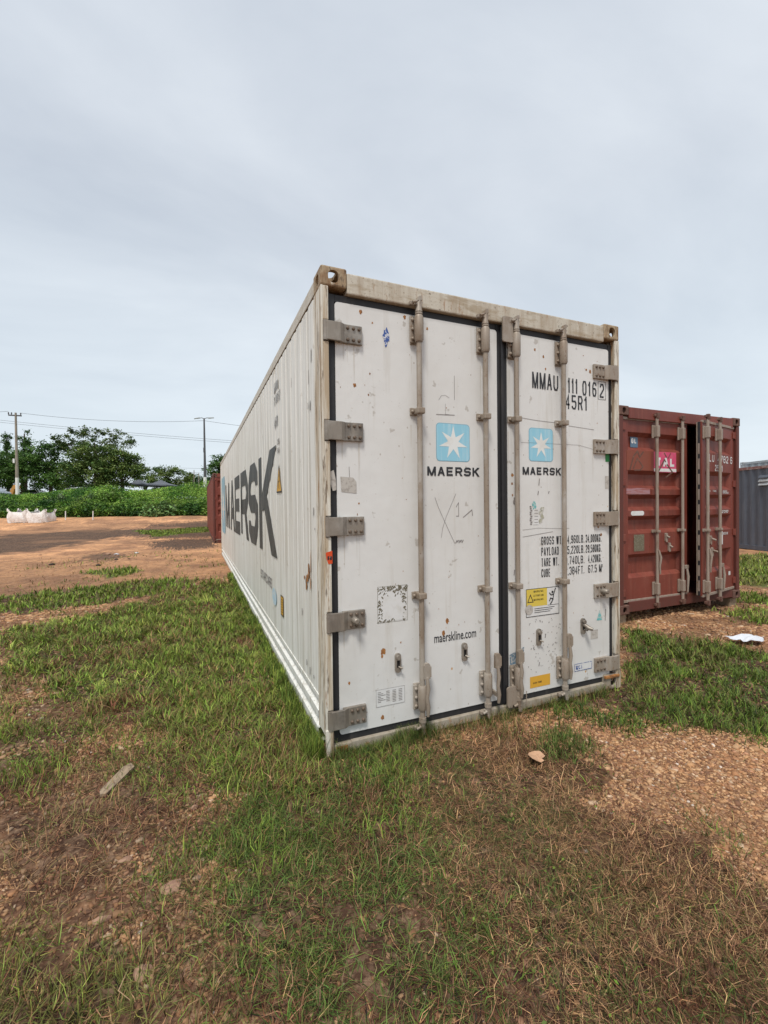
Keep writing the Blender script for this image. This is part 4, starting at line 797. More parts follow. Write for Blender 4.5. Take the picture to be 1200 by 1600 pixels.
            for x0_, x1_, z0_, z1_ in ((-.56, -.40, .80, .98), (-.20, -.13, .345, .40)): flat([(x0_, z0_), (x1_, z0_), (x1_, z1_), (x0_, z1_)], M['sticker_white'], 'white_label', dd, Fd, .003)
            for x, z in ((-.83, .88), (-.78, .72)):
                mb = MB(); mb.prism(rrect(x-.02, x+.02, z-.06, z+.06, .018), 0, .02, Fd); mb.cyl((x, -.02, z+.02), (x+.03, -.06, z), .014, 8); mb.build('seal_retainer', M['red_rod'], dd)
    return root
red_container('shipping_container', (4.10, 1.33, .10), 0, 2.591, 6.058, math.radians(11.0), True, label='oxide red shipping container with its right door ajar and a pink sign', cat='shipping container')
for x, y in ((4.13, 1.40), (6.40, 1.40)):
    o = MB().box(x-.02, x+.13, y-.02, y+.16, -.05, .112, .01).build('timber_block', M['plank'], None)
    tag(o, 'weathered timber block under the front left corner of the red container' if x < 5 and y < 3 else 'weathered timber block under the front right corner of the red container' if y < 3 else 'weathered timber block under a rear corner of the red container', 'timber block', 'timber blocks under the red container')
red_container('shipping_container', (-.08, 16.9, .02), 0, 2.896, 12.192, 0, False, label='distant red shipping container beyond the far end of the white one', cat='shipping container')
# slate container on the right, with louvre vents
a_ = -math.atan2(.36, .93)
gc = empty('shipping_container', (12.70, -.54, 0), a_, label='slate grey shipping container with rusty roof edge at the right edge of the yard', cat='shipping container')
box_shell(gc, 2.438, 2.591, 12.192, M['slate'], M['slate'], M['red_casting'], doors=False, rail=M['rail_red'])
for k in range(3):
    MB().prism([(0, 0), (-.04, 0), (-.04, .015), (0, .09)], -5.95-.32, -5.95, lambda u, w, d: (u, -d-.0, w+1.98+.11*k)).build('louvre_vent', M['pale_grey'] if k < 2 else M['slate'], gc)
gp = empty('shipping_container', (16.2, 1.0, .14), a_, label='pale grey shipping container showing only its roof edge behind the slate grey one', cat='shipping container')
box_shell(gp, 2.438, 2.896, 7.4, M['pale_grey'], M['pale_grey'], M['pale_grey'], doors=False)
# ================================================================== GRASS BLADES
def blades(x, y, h, lean, w, col, jit=.42):
    n = len(x)
    # gather blades into small tufts that splay outwards
    cell = .045*np.clip(np.hypot(x-CAM[0], y-CAM[1])/2.6, 1, 3); ix = np.floor(x/cell).astype(int); iy = np.floor(y/cell).astype(int); tx = (ix+.15+.7*_tab[ix % 256, iy % 256])*cell; ty = (iy+.15+.7*_tab[(iy+91) % 256, ix % 256])*cell
    tf = rng.random(n) < .6; pull = rng.uniform(.55, .95, n)*tf; a = np.where(tf, np.arctan2(y-ty, x-tx)+rng.normal(0, .5, n), rng.random(n)*2*np.pi); x = x+(tx-x)*pull; y = y+(ty-y)*pull
    z = terr(x, y)
    tn = .75+.5*_tab[(ix+33) % 256, (iy+77) % 256]; col = col*np.where(tf, tn, 1)[:, None]; a = a+0; dx, dy = np.cos(a), np.sin(a)
    b = a+np.pi/2+rng.normal(0, .5, n); sx, sy = np.cos(b)*w/2, np.sin(b)*w/2
    mz = h*rng.uniform(.5, .75, n); k = rng.uniform(.2, .45, n); kink = rng.normal(0, .18, n)*lean
    B = np.stack([x, y, z-.004], -1); Mi = B+np.stack([dx*lean*k-dy*kink, dy*lean*k+dx*kink, mz], -1); T = B+np.stack([dx*lean, dy*lean, h], -1); sv = np.stack([sx, sy, np.zeros(n)], -1)
    Q1 = B+(Mi-B)*.0
    V = np.stack([B-sv, B+sv, Mi+sv*.85, Mi-sv*.85, T], 1).reshape(-1, 3)
    C_ = col*(1+rng.normal(0, jit, (n, 1)))*(1+rng.normal(0, .06, (n, 3))); C_ = np.clip(C_, .01, .8); CC = np.repeat(C_[:, None], 5, 1).reshape(-1, 3)
    o = np.arange(n)[:, None]*5; lp = np.concatenate([o+np.array([0, 1, 2, 3]), o+np.array([3, 2, 4])], 1)
    st = (np.arange(n)[:, None]*7+np.array([0, 4])).ravel(); tt = np.tile([4, 3], n)
    return V, lp, st, tt, CC
GB = np.array([.175, .255, .040]); GD = np.array([.082, .128, .028]); OL = np.array([.150, .155, .045]); ST = np.array([.45, .265, .135]); BR = np.array([.16, .070, .038]); YG = np.array([.31, .36, .075])
parts = []
def scatter(name, dens, pal, hr, lr, wr, low=.3, clump=.5, seed=0, cond=None, wob=.22, soft=.05):
    if name in ('strawC', 'darkB', 'mixI'): soft = .10
    P = np.array(POLY[name]); lo = P.min(0)-.25; hi = P.max(0)+.25; A = np.prod(hi-lo); n = int(A*dens)
    x = rng.uniform(lo[0], hi[0], n); y = rng.uniform(lo[1], hi[1], n); d = np.hypot(x-CAM[0], y-CAM[1]); lod = np.clip((2.6/np.maximum(d, .5))**1.35, .02, 1)
    k = (rng.random(n) < lod) & inside(name, x+rng.normal(0, soft, n), y+rng.normal(0, soft, n), wob) & ~((x > 0) & (x < 2.44) & (y > .01) & (y < 12.2))
    if cond is not None: k &= cond(x, y)
    cl = fbm(x*4.5+seed, y*4.5, 3); k &= rng.random(n) < np.clip(1+(cl-.5)*6*clump, .12, 1)
    x, y, d, cl = x[k], y[k], d[k], cl[k]; n = len(x)
    patch = fbm(x*1.6+seed*3, y*1.6+7, 3)+rng.normal(0, .13, n)
    cs = np.array([p[0] for p in pal]); ws = np.cumsum([p[1] for p in pal]); ws = ws/ws[-1]
    u = np.clip((patch-.5)*1.6+.5, 0, .999); u = np.where(rng.random(n) < .35, rng.random(n), u); col = cs[np.searchsorted(ws, u)]
    sc = np.clip(d/2.6, 1, 8)**.55
    lying = rng.random(n) < low
    h = rng.uniform(*hr, n)*(.6+.8*cl); l = rng.uniform(*lr, n)
    h = np.where(lying, h*.35, h); l = np.where(lying, l*1.5, l)
    w = 1.3*rng.uniform(*wr, n)*np.clip(d/2.6, .8, 10)**.8
    parts.append(blades(x, y, h*sc**.3, l*sc**.2, w, col))
scatter('lushA', 12000, [(BR, .10), (ST*.7, .12), (OL, .22), (GB, .34), (YG, .22)], (.03, .085), (.03, .09), (.0022, .0042), .25, .6, 1)
scatter('brownA', 3000, [(BR, .4), (ST*.8, .35), (OL, .25)], (.02, .07), (.03, .09), (.002, .0035), .6, .6, 2)
scatter('darkB', 17000, [(BR*.8, .14), (ST*.7, .14), (GD*1.1, .42), (OL*.85, .14), (GB*.8, .16)], (.02, .065), (.03, .085), (.0018, .0035), .4, .6, 3)
scatter('darkB', 2500, [(GB, .7), (YG*.7, .3)], (.03, .09), (.02, .06), (.002, .0036), .2, 1.5, 21, cond=lambda x, y: y > -.75)
scatter('strawC', 17000, [(BR*.7, .34), (ST*1.0, .30), (ST*.5, .24), (OL*.6, .10), (GD, .04)], (.015, .055), (.03, .09), (.0014, .0028), .65, .45, 4)
scatter('strawC', 6500, [(GD, .35), (OL*.7, .35), (ST*.55, .3)], (.02, .06), (.02, .06), (.0016, .003), .4, .9, 5, cond=lambda x, y: (y+.35*x < -1.05+.3*fbm(x*2, y*2)))
scatter('lushE', 11000, [(GD, .35), (GB*.8, .40), (OL, .25)], (.03, .075), (.02, .06), (.002, .004), .3, .9, 6)
scatter('lushE2', 10000, [(GD, .5), (OL, .5)], (.03, .08), (.02, .06), (.002, .0035), .3, .6, 7)
scatter('sillG', 6000, [(GD, .4), (OL, .4), (ST*.6, .2)], (.03, .09), (.02, .05), (.0016, .003), .3, 1.2, 8)
scatter('dirtH', 5200, [(OL, .35), (ST*.7, .35), (BR, .3)], (.02, .07), (.02, .08), (.0016, .003), .55, 1.9, 9)
scatter('mixL', 6500, [(OL, .25), (GB, .45), (ST*.7, .15), (BR, .15)], (.02, .07), (.02, .07), (.0018, .0034), .4, 1.4, 50)
scatter('grH1', 4200, [(GB*.9, .6), (YG*.8, .4)], (.03, .08), (.02, .06), (.002, .0035), .3, .6, 10)
scatter('grH2', 4200, [(GB*.9, .6), (YG*.8, .4)], (.03, .08), (.02, .06), (.002, .0035), .3, .6, 11)
scatter('mixI', 13000, [(ST*.65, .22), (OL, .36), (YG*.7, .24), (BR, .18)], (.025, .085), (.02, .07), (.0018, .0034), .4, .7, 12)
for i, (n_, dn) in enumerate((('stripJ', 6000), ('stripJ2', 6000), ('stripK', 9000), ('grassF', 6000), ('grassF2', 7000), ('grassG', 5000))):
    scatter(n_, dn, [(GB*.9, .55), (YG*.8, .25), (OL, .2)] if n_ != 'grassG' else [(OL, .4), (YG*.8, .35), (GB*.8, .25)], (.03, .08), (.02, .06), (.003, .005), .3, .6, 13+i)
scatter('tuft1', 9000, [(GD, .6), (OL, .4)], (.02, .05), (.02, .04), (.0018, .003), .3, .3, 30); scatter('tuft2', 9000, [(GD, .6), (OL, .4)], (.02, .05), (.02, .04), (.0018, .003), .3, .3, 31)
# loose tufts everywhere else
POLY['all'] = [[-9, 14], [-9, -1.5], [9, -1.8], [9, 6], [14, 14]]
scatter('all', 900, [(OL, .4), (GB*.8, .35), (ST*.6, .25)], (.02, .07), (.02, .06), (.002, .004), .4, 2.6, 40, cond=lambda x, y: fbm(x*.9+60, y*.9, 4) > .56)
scatter('all', 160, [(OL, .4), (BR, .2), (ST*.6, .4)], (.02, .05), (.03, .07), (.002, .003), .6, 1, 41)
# tall tufts hugging the white container
def hug(n, f, h0, h1, pal, w=.003):
    u = rng.random(n); x, y = f(u); h = rng.uniform(h0, h1, n)*(.5+fbm(x*6, y*6, 2)); c = np.array(pal)[rng.integers(0, len(pal), n)]
    d = np.hypot(x-CAM[0], y-CAM[1]); parts.append(blades(x, y, h, rng.uniform(.01, .07, n), w*np.clip(d/2.6, 1, 5), c))
hug(9000, lambda u: (-np.abs(rng.normal(0, .05, len(u)))-.012, 7.5*u**1.6), .04, .13, [GB, GD, YG*.8])
hug(2600, lambda u: (u*2.3, -np.abs(rng.normal(0, .035, len(u)))-.005), .02, .085, [GD, OL, ST*.6], .002)
hug(1800, lambda u: (.05+u*.65, -np.abs(rng.normal(0, .03, len(u)))-.005), .04, .11, [GD, GD, OL], .002)
def low_leaves():
    out = []
    for nm_, dn in (('lushA', 2600), ('darkB', 2600), ('lushE', 1600), ('mixL', 900), ('grH1', 3000), ('mixI', 1500), ('strawC', 700)):
        P = np.array(POLY[nm_]); lo = P.min(0); hi = P.max(0); n = int(np.prod(hi-lo)*dn); x = rng.uniform(lo[0], hi[0], n); y = rng.uniform(lo[1], hi[1], n); d = np.hypot(x-CAM[0], y-CAM[1])
        k = inside(nm_, x, y) & (rng.random(n) < np.clip(2.6/d, 0, 1)**1.2) & (fbm(x*3+70, y*3, 3) > .47) & ~((x > 0) & (x < 2.44) & (y > .01)); x, y, d = x[k], y[k], d[k]
        c = np.where(rng.random((len(x), 1)) < .6, GB*.8, np.where(rng.random((len(x), 1)) < .5, GD*1.2, ST*.6)); out.append((np.stack([x, y, terr(x, y)+rng.uniform(.004, .04, len(x))], -1), rng.uniform(.007, .018, len(x))*np.clip(d/2.6, 1, 2.5), c))
    return [np.concatenate(q) for q in zip(*out)]
lp3, ls3, lc3 = low_leaves()
off = 0; lo_ = 0; Vs, Ls, Ss, Ts, Cs = [], [], [], [], []
for v, lp, st, tt, c in parts:
    Vs.append(v); Ls.append((lp+off).ravel()); Ss.append(st+lo_); Ts.append(tt); Cs.append(c); off += len(v); lo_ += lp.size
print('blades', off//5)
mesh_np('grass', np.concatenate(Vs), np.concatenate(Ls), np.concatenate(Ss), np.concatenate(Ts), M['grass'], np.concatenate(Cs), kind='stuff', label='short green and straw coloured grass in patches on the gravel yard', cat='grass')
# ================================================================== GRAVEL STONES
n = 620000; rr_ = .9+9*rng.random(n)**1.25; th = yaw+rng.uniform(-.86, .86, n)
x = CAM[0]+rr_*np.sin(th); y = CAM[1]+rr_*np.cos(th); g = gravelness(x, y)*np.maximum(np.clip((fbm(x*2.6+5, y*2.6, 5)-.34)*4.2, .18, 1.12), np.where(inside('gravD', x, y), .8, 0))
k = (rng.random(n) < g*.85) & ~((x > -.02) & (x < 2.46) & (y > -.01)); x, y, g, rr_ = x[k], y[k], g[k], rr_[k]; n = len(x); print('stones', n)
r = (.0030+.0066*rng.random(n)**2.2+(rng.random(n) < .02)*rng.uniform(.003, .010, n))*np.clip(rr_/2.6, .95, 3)**.65
bv = np.array([[-1, -1, -.5], [1, -1, -.6], [1, 1, -.5], [-1, 1, -.6], [-.7, -.75, .55], [.7, -.65, .6], [.75, .7, .5], [-.65, .7, .6]])
vv = bv[None]*r[:, None, None]*rng.uniform(.6, 1.25, (n, 8, 1)); vv = vv*np.stack([rng.uniform(.8, 1.5, n), rng.uniform(.6, 1.1, n), rng.uniform(.5, .95, n)], -1)[:, None]
a = rng.random(n)*6.283; ca, sa = np.cos(a)[:, None], np.sin(a)[:, None]; vx = vv[..., 0]*ca-vv[..., 1]*sa; vy = vv[..., 0]*sa+vv[..., 1]*ca
V = np.stack([vx+x[:, None], vy+y[:, None], vv[..., 2]+(terr(x, y)+r*.25)[:, None]], -1).reshape(-1, 3)
fq = np.array([[0, 3, 2, 1], [4, 5, 6, 7], [0, 1, 5, 4], [1, 2, 6, 5], [2, 3, 7, 6], [3, 0, 4, 7]])
lp = (np.arange(n)[:, None, None]*8+fq[None]).ravel()
pal = np.array([[.50, .275, .13], [.56, .34, .18], [.38, .185, .085], [.22, .105, .055], [.62, .44, .29], [.42, .22, .125], [.66, .56, .47]]); pw = np.array([.27, .17, .24, .18, .045, .09, .004]); pw /= pw.sum()
c = pal[rng.choice(len(pal), n, p=pw)]*rng.uniform(.7, 1.2, (n, 1)); c = np.where((g < .5)[:, None], c*.62, c*.95)*(.72+.5*fbm(x*2+4, y*2, 4))[:, None]
mesh_np('gravel', V, lp, np.arange(n*6)*4, np.full(n*6, 4), M['pebble'], np.repeat(c[:, None], 8, 1).reshape(-1, 3), kind='stuff', label='loose orange and tan gravel stones lying on the yard', cat='gravel')
# ================================================================== LOOSE THINGS ON THE GROUND
def rock(x, y, r, seed, name='rock', m=None, **k):
    bm = bmesh.new(); bmesh.ops.create_icosphere(bm, subdivisions=2, radius=1); q = random.Random(seed); off = [q.uniform(.75, 1.2) for _ in range(5)]
    for v in bm.verts:
        s = 1+.18*math.sin(v.co.x*3+seed)+.14*math.sin(v.co.y*4+seed*2)+q.uniform(-.07, .07); v.co = Vector((v.co.x*off[0]*1.15, v.co.y*off[1]*.8, v.co.z*.5))*s*r
    mb = MB(); bm.verts.index_update(); mb.add([v.co[:] for v in bm.verts], [[v.index for v in f.verts] for f in bm.faces]); bm.free()
    return mb.build(name, m or M['rock'], None, loc=(x, y, float(terr(np.array([x]), np.array([y]))[0])+r*.2), **k)
def gp_(X_, Y_):   # used once to lay out the loose stones, in metres on the ground
    return X_, Y_
for i, (x, y, r, lb) in enumerate(((-.86, -.93, .030, 'rounded tan stone at the bottom left near the small grass patch'), (-1.02, -.66, .026, 'flat pinkish stone half buried in dark soil left of the grass'),
        (-.98, -.40, .020, 'small pale stone in the dark soil patch at the left'), (-.80, -.62, .032, 'larger angular pink stone in the bare soil left of the dark grass'), (-.72, -.18, .022, 'pale stone below the grey board'),
        (-.60, .02, .018, 'small tan stone near the edge of the bright grass'))):
    rock(x, y, r, i+3, label=lb, cat='rock')
for i in range(8):
    x = rng.uniform(-6.5, -.6); y = rng.uniform(11, 17); rock(x, y, rng.uniform(.03, .09), 40+i, 'dirt_clod', M['bag_fill'] if i % 2 else M['rock'], label='clod of earth or stone lying far off on the open gravel', cat='clod', group='clods scattered on the far gravel')
def loose(name, m, pts, th, loc, rz, tilt, **k):
    mb = MB(); mb.prism(pts, 0, th, lambda u, w, d: (u, w, d)); o = mb.build(name, m, None, loc=loc, **k); o.rotation_euler = (tilt[0], tilt[1], rz); return o
loose('wooden_board', M['plank'], [(-.115, -.026), (.10, -.03), (.125, .008), (.09, .028), (-.10, .022), (-.125, .0)], .014, (-1.10, .22, .022), math.radians(62), (.05, -.06), label='short weathered grey-brown board lying on the soil at the left', cat='board')
# curled dry leaf
mb = MB(); gl = [(-.06, -.01, .012), (-.035, .03, .004), (.0, .045, .0), (.03, .035, .018), (.055, .015, .03), (.06, -.02, .024), (.028, -.022, .01), (.018, -.045, .018), (-.01, -.04, .004), (-.04, -.03, .01)]
mb.add([(0, 0, .012)]+gl+[(0, 0, .010)]+[(a, b, c-.002) for a, b, c in gl], [(0, 1+i, 1+(i+1) % 10) for i in range(10)]+[(11, 12+(i+1) % 10, 12+i) for i in range(10)]+[(1+i, 12+i, 12+(i+1) % 10, 1+(i+1) % 10) for i in range(10)])
mb.build('dry_leaf', M['card'], None, loc=(1.08, -.54, .03), label='pinkish brown dry leaf lying in front of the container doors', cat='leaf').rotation_euler = (.25, .3, .3)
def crumple(nm, m, loc, sx, sy, sz, seed, **k):
    q = random.Random(seed); mb = MB(); n = 9; vs = []
    for j in range(n):
        for i in range(n):
            u, v = i/(n-1)-.5, j/(n-1)-.5; vs.append((u*sx*(1+.15*math.sin(9*v+seed)), v*sy*(1+.2*math.sin(8*u)), sz*(.5*q.random()+.7*max(0, 1-5*(u*u+v*v)))))
    nn = n*n; mb.add(vs+[(a, b, c-.002) for a, b, c in vs], [(j*n+i, j*n+i+1, (j+1)*n+i+1, (j+1)*n+i) for j in range(n-1) for i in range(n-1)]+[(nn+j*n+i, nn+(j+1)*n+i, nn+(j+1)*n+i+1, nn+j*n+i+1) for j in range(n-1) for i in range(n-1)])
    return mb.build(nm, m, None, loc=loc, **k)
crumple('plastic_scrap', M['paper'], (4.62, .26, .03), .30, .16, .06, 2, label='crumpled white plastic scrap on the grass in front of the red container', cat='litter').rotation_euler.z = -.5
for i, (x, y) in enumerate(((-3.1, 13.9), (-2.55, 14.0))):
    crumple('plastic_scrap', M['paper'], (x, y, .02), .13, .08, .035, 5+i, label=('left' if i == 0 else 'right')+' one of two tiny white scraps far off on the gravel', cat='litter')
mb = MB(); mb.tube([(-.28, 0, .03), (-.1, .03, .05), (.12, -.02, .04), (.3, .03, .03)], [.02, .03, .026, .012], 8); mb.build('stick', M['bark'], None, loc=(-5.2, 9.2, 0), label='dark broken stick lying on the orange gravel at the left', cat='stick')
# ================================================================== BIG BAGS
def bulk_bag(loc, w, h, d, rz, seed, **k):
    q = random.Random(seed); root = empty('bulk_bag', loc, rz, **k); mb = MB(); nu, nv = 48, 14; vs = []
    for j in range(nv+1):
        v = j/nv
        for i in range(nu):
            a = 2*math.pi*i/nu; c, s = math.cos(a), math.sin(a); ex = .45
            X_ = math.copysign(abs(c)**ex, c); Y_ = math.copysign(abs(s)**ex, s); bulge = 1+.10*math.sin(math.pi*v)+.05*math.sin(5*a+seed+4*v)+.03*math.sin(11*a+7*v)
            corner = abs(math.sin(2*a))**3; zz = h*(v*(.78+.24*corner+.05*math.sin(3*a+seed)))+(.05*h*math.sin(4*a+seed)*(1-v))
            vs.append((X_*w/2*bulge*(1-.04*v), Y_*d/2*bulge, max(zz, 0)))
    fs = [(j*nu+i, j*nu+(i+1) % nu, (j+1)*nu+(i+1) % nu, (j+1)*nu+i) for j in range(nv) for i in range(nu)]
    mb.add(vs, fs, True); mb.build('bag_body', M['bag'], root)
    mb = MB(); t = [vs[nv*nu+i] for i in range(nu)]; mb.add([(0, 0, h*.72)]+[(a*.96, b*.96, h*.70+.03*math.sin(i)) for i, (a, b, c) in enumerate(t)], [(0, 1+i, 1+(i+1) % nu) for i in range(nu)]); mb.build('bag_filling', M['bag_fill'], root)
    for sx in (-1, 1):
        for sy in (-1, 1):
            mb = MB(); x, y = sx*w*.44, sy*d*.42; mb.tube([(x, y, h*.86), (x+.03*sx, y, h*1.08), (x+.10*sx, y+.02, h*1.04), (x+.05*sx, y, h*.86)], .028, 6); mb.build('bag_loop', M['bag'], root)
    return root
bz = lambda x, y: float(terr(np.array([x]), np.array([y]))[0])
zb_ = bz(-12.3, 36.9)
bulk_bag((-12.40, 37.22, zb_-.03), 1.45, .98, 1.1, math.radians(-23), 1, label='left of two slumped white bulk bags, folded rim', cat='bulk bag', group='white bulk bags at the edge of the weeds')
bulk_bag((-11.12, 36.70, zb_-.03), 1.40, .92, 1.1, math.radians(-23), 5, label='right of two slumped white bulk bags, dark filling showing', cat='bulk bag', group='white bulk bags at the edge of the weeds')
for i, (x, y) in enumerate(((-9.75, 37.0), (-7.9, 36.4))):
    z = bz(x, y); o = MB().tube([(0, 0, 0), (.01, 0, .45), (.015, 0, .72)], .035, 8).build('stake', M['whitewash'], None, loc=(x, y, z-.05), label=('thin white stake in the weeds just right of the bulk bags' if i == 0 else 'thin white stake in the weeds, second one to the right of the bulk bags'), cat='stake')
# ================================================================== VEGETATION
def leaves(cen, size, col, up=.25, aspect=.55, jit=.25):
    n = len(cen); nr = rng.normal(size=(n, 3)); nr[:, 2] = np.abs(nr[:, 2])+up; nr /= np.linalg.norm(nr, axis=1)[:, None]
    t = np.cross(nr, rng.normal(size=(n, 3))); t /= np.linalg.norm(t, axis=1)[:, None]; b = np.cross(nr, t); s = size[:, None]
    V = np.stack([cen-t*s*.5, cen+b*s*aspect*.5+nr*s*.08, cen+t*s*.5, cen-b*s*aspect*.5+nr*s*.08], 1).reshape(-1, 3)
    C_ = np.clip(col*(1+rng.normal(0, jit, (n, 1)))*(1+rng.normal(0, .06, (n, 3))), .008, .7)
    return V, np.repeat(C_[:, None], 4, 1).reshape(-1, 3)
def leaf_obj(name, V, Cc, parent=None, **k):
    n = len(V)//4; o = mesh_np(name, V, np.arange(n*4), np.arange(n)*4, np.full(n, 4), M['leaf'], Cc, **k)
    if parent: o.parent = parent
    return o
def tree(name, loc, h, lobes, n, c1, c2, size=.30, clump=.55, ncl=None, seed=0, leafup=.3, tr=.22, trunk_top=.6, **k):
    """lobes: (dx, dy, z, rx, ry, rz) relative to the base"""
    root = empty(name, loc, **k); q = random.Random(seed); lo = np.array(lobes, float); vol = lo[:, 3]*lo[:, 5]; pr = vol/vol.sum()
    ncl = ncl or max(30, n//70); li = rng.choice(len(lo), ncl, p=pr); d = rng.normal(size=(ncl, 3)); d /= np.linalg.norm(d, axis=1)[:, None]
    rad = rng.uniform(.45, 1.02, ncl)[:, None]; cc = lo[li, :3]+d*rad*lo[li, 3:]; ci = rng.integers(0, ncl, n); sp = clump*rng.uniform(.55, 1.3, ncl)
    P = cc[ci]+rng.normal(size=(n, 3))*sp[ci][:, None]*np.array([1, 1, .62])*.6
    tone = rng.random(ncl); col = c1*(1-tone[ci][:, None])+c2*tone[ci][:, None]
    Vv, Cc = leaves(P, size*rng.uniform(.6, 1.3, n), col, leafup); leaf_obj('crown', Vv, Cc, root)
    mb = MB(); tz = h*trunk_top; mb.tube([(0, 0, -.2), (.06, .02, tz*.35), (-.05, .05, tz*.7), (0, 0, tz)], [tr*1.25, tr, tr*.75, tr*.4], 9)
    for i in range(min(len(lo)*2, 12)):
        c = cc[q.randrange(ncl)]; z0 = tz*q.uniform(.35, .9); m_ = (c[0]*.5, c[1]*.5, (z0+c[2])*.52); mb.tube([(0, 0, z0), m_, tuple(c)], [tr*.5, tr*.3, tr*.1], 6)
    mb.build('trunk', M['bark'], root); return root
D1 = np.array([.040, .090, .022]); D2 = np.array([.105, .205, .045]); O2 = np.array([.185, .245, .062]); B2 = np.array([.15, .29, .055])
def at(x, y, dz=0): return (x, y, bz(x, y)+dz)
tree('conifer_tree', at(-23.0, 74.6), 10.6, [(0, 0, 9.4, .45, .45, 1.0), (0, 0, 8.3, .8, .8, .8), (0, 0, 7.2, 1.1, 1.1, 1.0), (.1, 0, 5.9, 1.7, 1.6, 1.0), (0, 0, 4.3, 2.2, 2.0, 1.3)], 3600, D1, D2*.8, .26, .5, seed=1, tr=.18, trunk_top=.9, label='pointed dark tree just right of the utility pole top', cat='tree')
tree('conifer_tree', at(-25.3, 75.6), 9.8, [(0, 0, 8.8, .5, .5, .8), (0, 0, 7.6, .6, .6, 1.0), (0, 0, 6.2, 1.2, 1.1, 1.0), (0, 0, 4.3, 1.8, 1.8, 1.6)], 3000, D1, D2*.8, .26, .5, seed=2, tr=.18, trunk_top=.9, label='pointed dark tree at the left edge behind the utility pole', cat='tree')
tree('broadleaf_tree', at(-26.4, 70), 7.2, [(0, 0, 5.0, 3.2, 2.5, 1.8), (-1.8, 0, 3.2, 2.8, 2.4, 2.0), (1.8, -.5, 3.0, 2.6, 2.2, 2.0)], 8000, D1, D2, .28, .6, seed=3, label='dense low dark green tree cut by the left edge of the photo', cat='tree')
tree('broadleaf_tree', at(-21.6, 68.6), 7.0, [(-.4, 0, 5.2, 2.6, 2.2, 1.5), (-1.8, 0, 3.2, 2.6, 2.4, 2.0), (1.6, -.5, 3.2, 2.6, 2.2, 2.2)], 9000, D1, D2, .28, .6, seed=4, label='bushy dark green tree standing right behind the utility pole', cat='tree')
tree('broadleaf_tree', at(-18.3, 67.4), 7.8, [(0, 0, 6.4, 1.9, 1.7, 1.2), (-1.0, 0, 4.6, 2.6, 2.2, 1.6), (1.3, -.5, 3.0, 2.8, 2.2, 2.2)], 9500, D1, B2*.8, .28, .6, seed=5, label='rounded green tree between the utility pole and the tallest airy tree', cat='tree')
tree('tall_tree', at(-13.2, 66.8), 10.2, [(-3.5, 0, 7.9, 1.4, 1.2, .9), (-2.0, 0, 8.7, 1.5, 1.3, .8), (-.3, 0, 9.0, 1.7, 1.4, .8), (1.6, .3, 8.9, 1.7, 1.4, .8), (3.4, 0, 8.0, 1.5, 1.3, 1.0), (.6, 0, 7.4, 3.0, 2.0, 1.0), (-2.4, 0, 6.8, 1.7, 1.4, 1.2), (0, 0, 4.6, 3.4, 2.4, 2.6)], 9500, D1*.9, O2*.75, .25, .36, ncl=300, seed=6, trunk_top=.75, label='tallest tree with an open airy crown rising above its neighbours', cat='tree')
tree('broadleaf_tree', at(-12.2, 62.2), 7.8, [(0, 0, 6.0, 2.3, 2.0, 1.3), (-2.3, 0, 4.6, 2.0, 2.0, 1.5), (1.6, 0, 4.6, 2.6, 2.2, 1.8), (-.4, -.5, 2.9, 3.6, 2.4, 2.2)], 12500, D1, O2, .27, .55, seed=7, label='broad olive green tree in front of the tallest airy tree', cat='tree')
tree('broadleaf_tree', at(-9.4, 61.6), 7.2, [(.2, 0, 5.4, 1.8, 1.6, 1.3), (1.3, 0, 4.1, 1.7, 1.6, 1.4), (-.6, 0, 3.0, 2.6, 2.2, 2.0)], 8500, D1, O2, .26, .5, seed=8, label='rounded olive tree at the right end of the dense tree group', cat='tree')
tree('spreading_tree', at(-8.6, 80), 5.6, [(-1.2, 0, 4.6, 1.6, 1.2, .6), (1.2, 0, 4.9, 1.7, 1.2, .6), (.3, 0, 3.2, 2.2, 1.5, 1.0)], 3400, D1, D2, .26, .5, seed=9, label='small layered flat topped tree behind the left canopy tent', cat='tree')
tree('spreading_tree', at(-4.6, 76.5), 6.0, [(-.5, 0, 4.7, 2.3, 1.6, .8), (2.2, 0, 3.9, 1.5, 1.4, .9), (-1.5, 0, 3.0, 2.4, 1.6, 1.4), (1.5, 0, 2.4, 2.6, 1.5, 1.4)], 7000, D1, O2, .27, .55, seed=10, label='wide olive green tree behind the right canopy tent', cat='tree')
tree('broadleaf_tree', at(-.6, 80.5), 5.0, [(-.8, 0, 3.7, 1.6, 1.4, 1.1), (1.5, 0, 3.3, 1.6, 1.4, 1.0), (0, 0, 2.3, 2.7, 1.6, 1.6)], 5200, D1, D2, .26, .5, seed=11, label='low dark tree behind the street lamp base', cat='tree')
tree('tall_tree', at(2.3, 61.0), 6.4, [(.1, 0, 5.5, 1.3, 1.2, .8), (-.7, 0, 4.2, 1.3, 1.2, .9), (1.2, 0, 4.0, 1.6, 1.2, 1.0), (0, 0, 2.6, 2.2, 1.6, 1.5)], 5200, D1, D2, .28, .5, seed=12, label='dark tree showing above the distant red container', cat='tree')
for i, (x, y, hh, lb) in enumerate(((7.5, 66, 5.5, 'dark green tree hidden beyond the white container, left one'), (14, 62, 5.5, 'dark green tree hidden beyond the white container, right one'))): pass
lv, lcc = leaves(lp3, ls3, lc3, .5, .55, .35); leaf_obj('ground_leaves', lv, lcc, kind='stuff', label='small broad leaves of creeping weeds low in the grass', cat='ground cover')
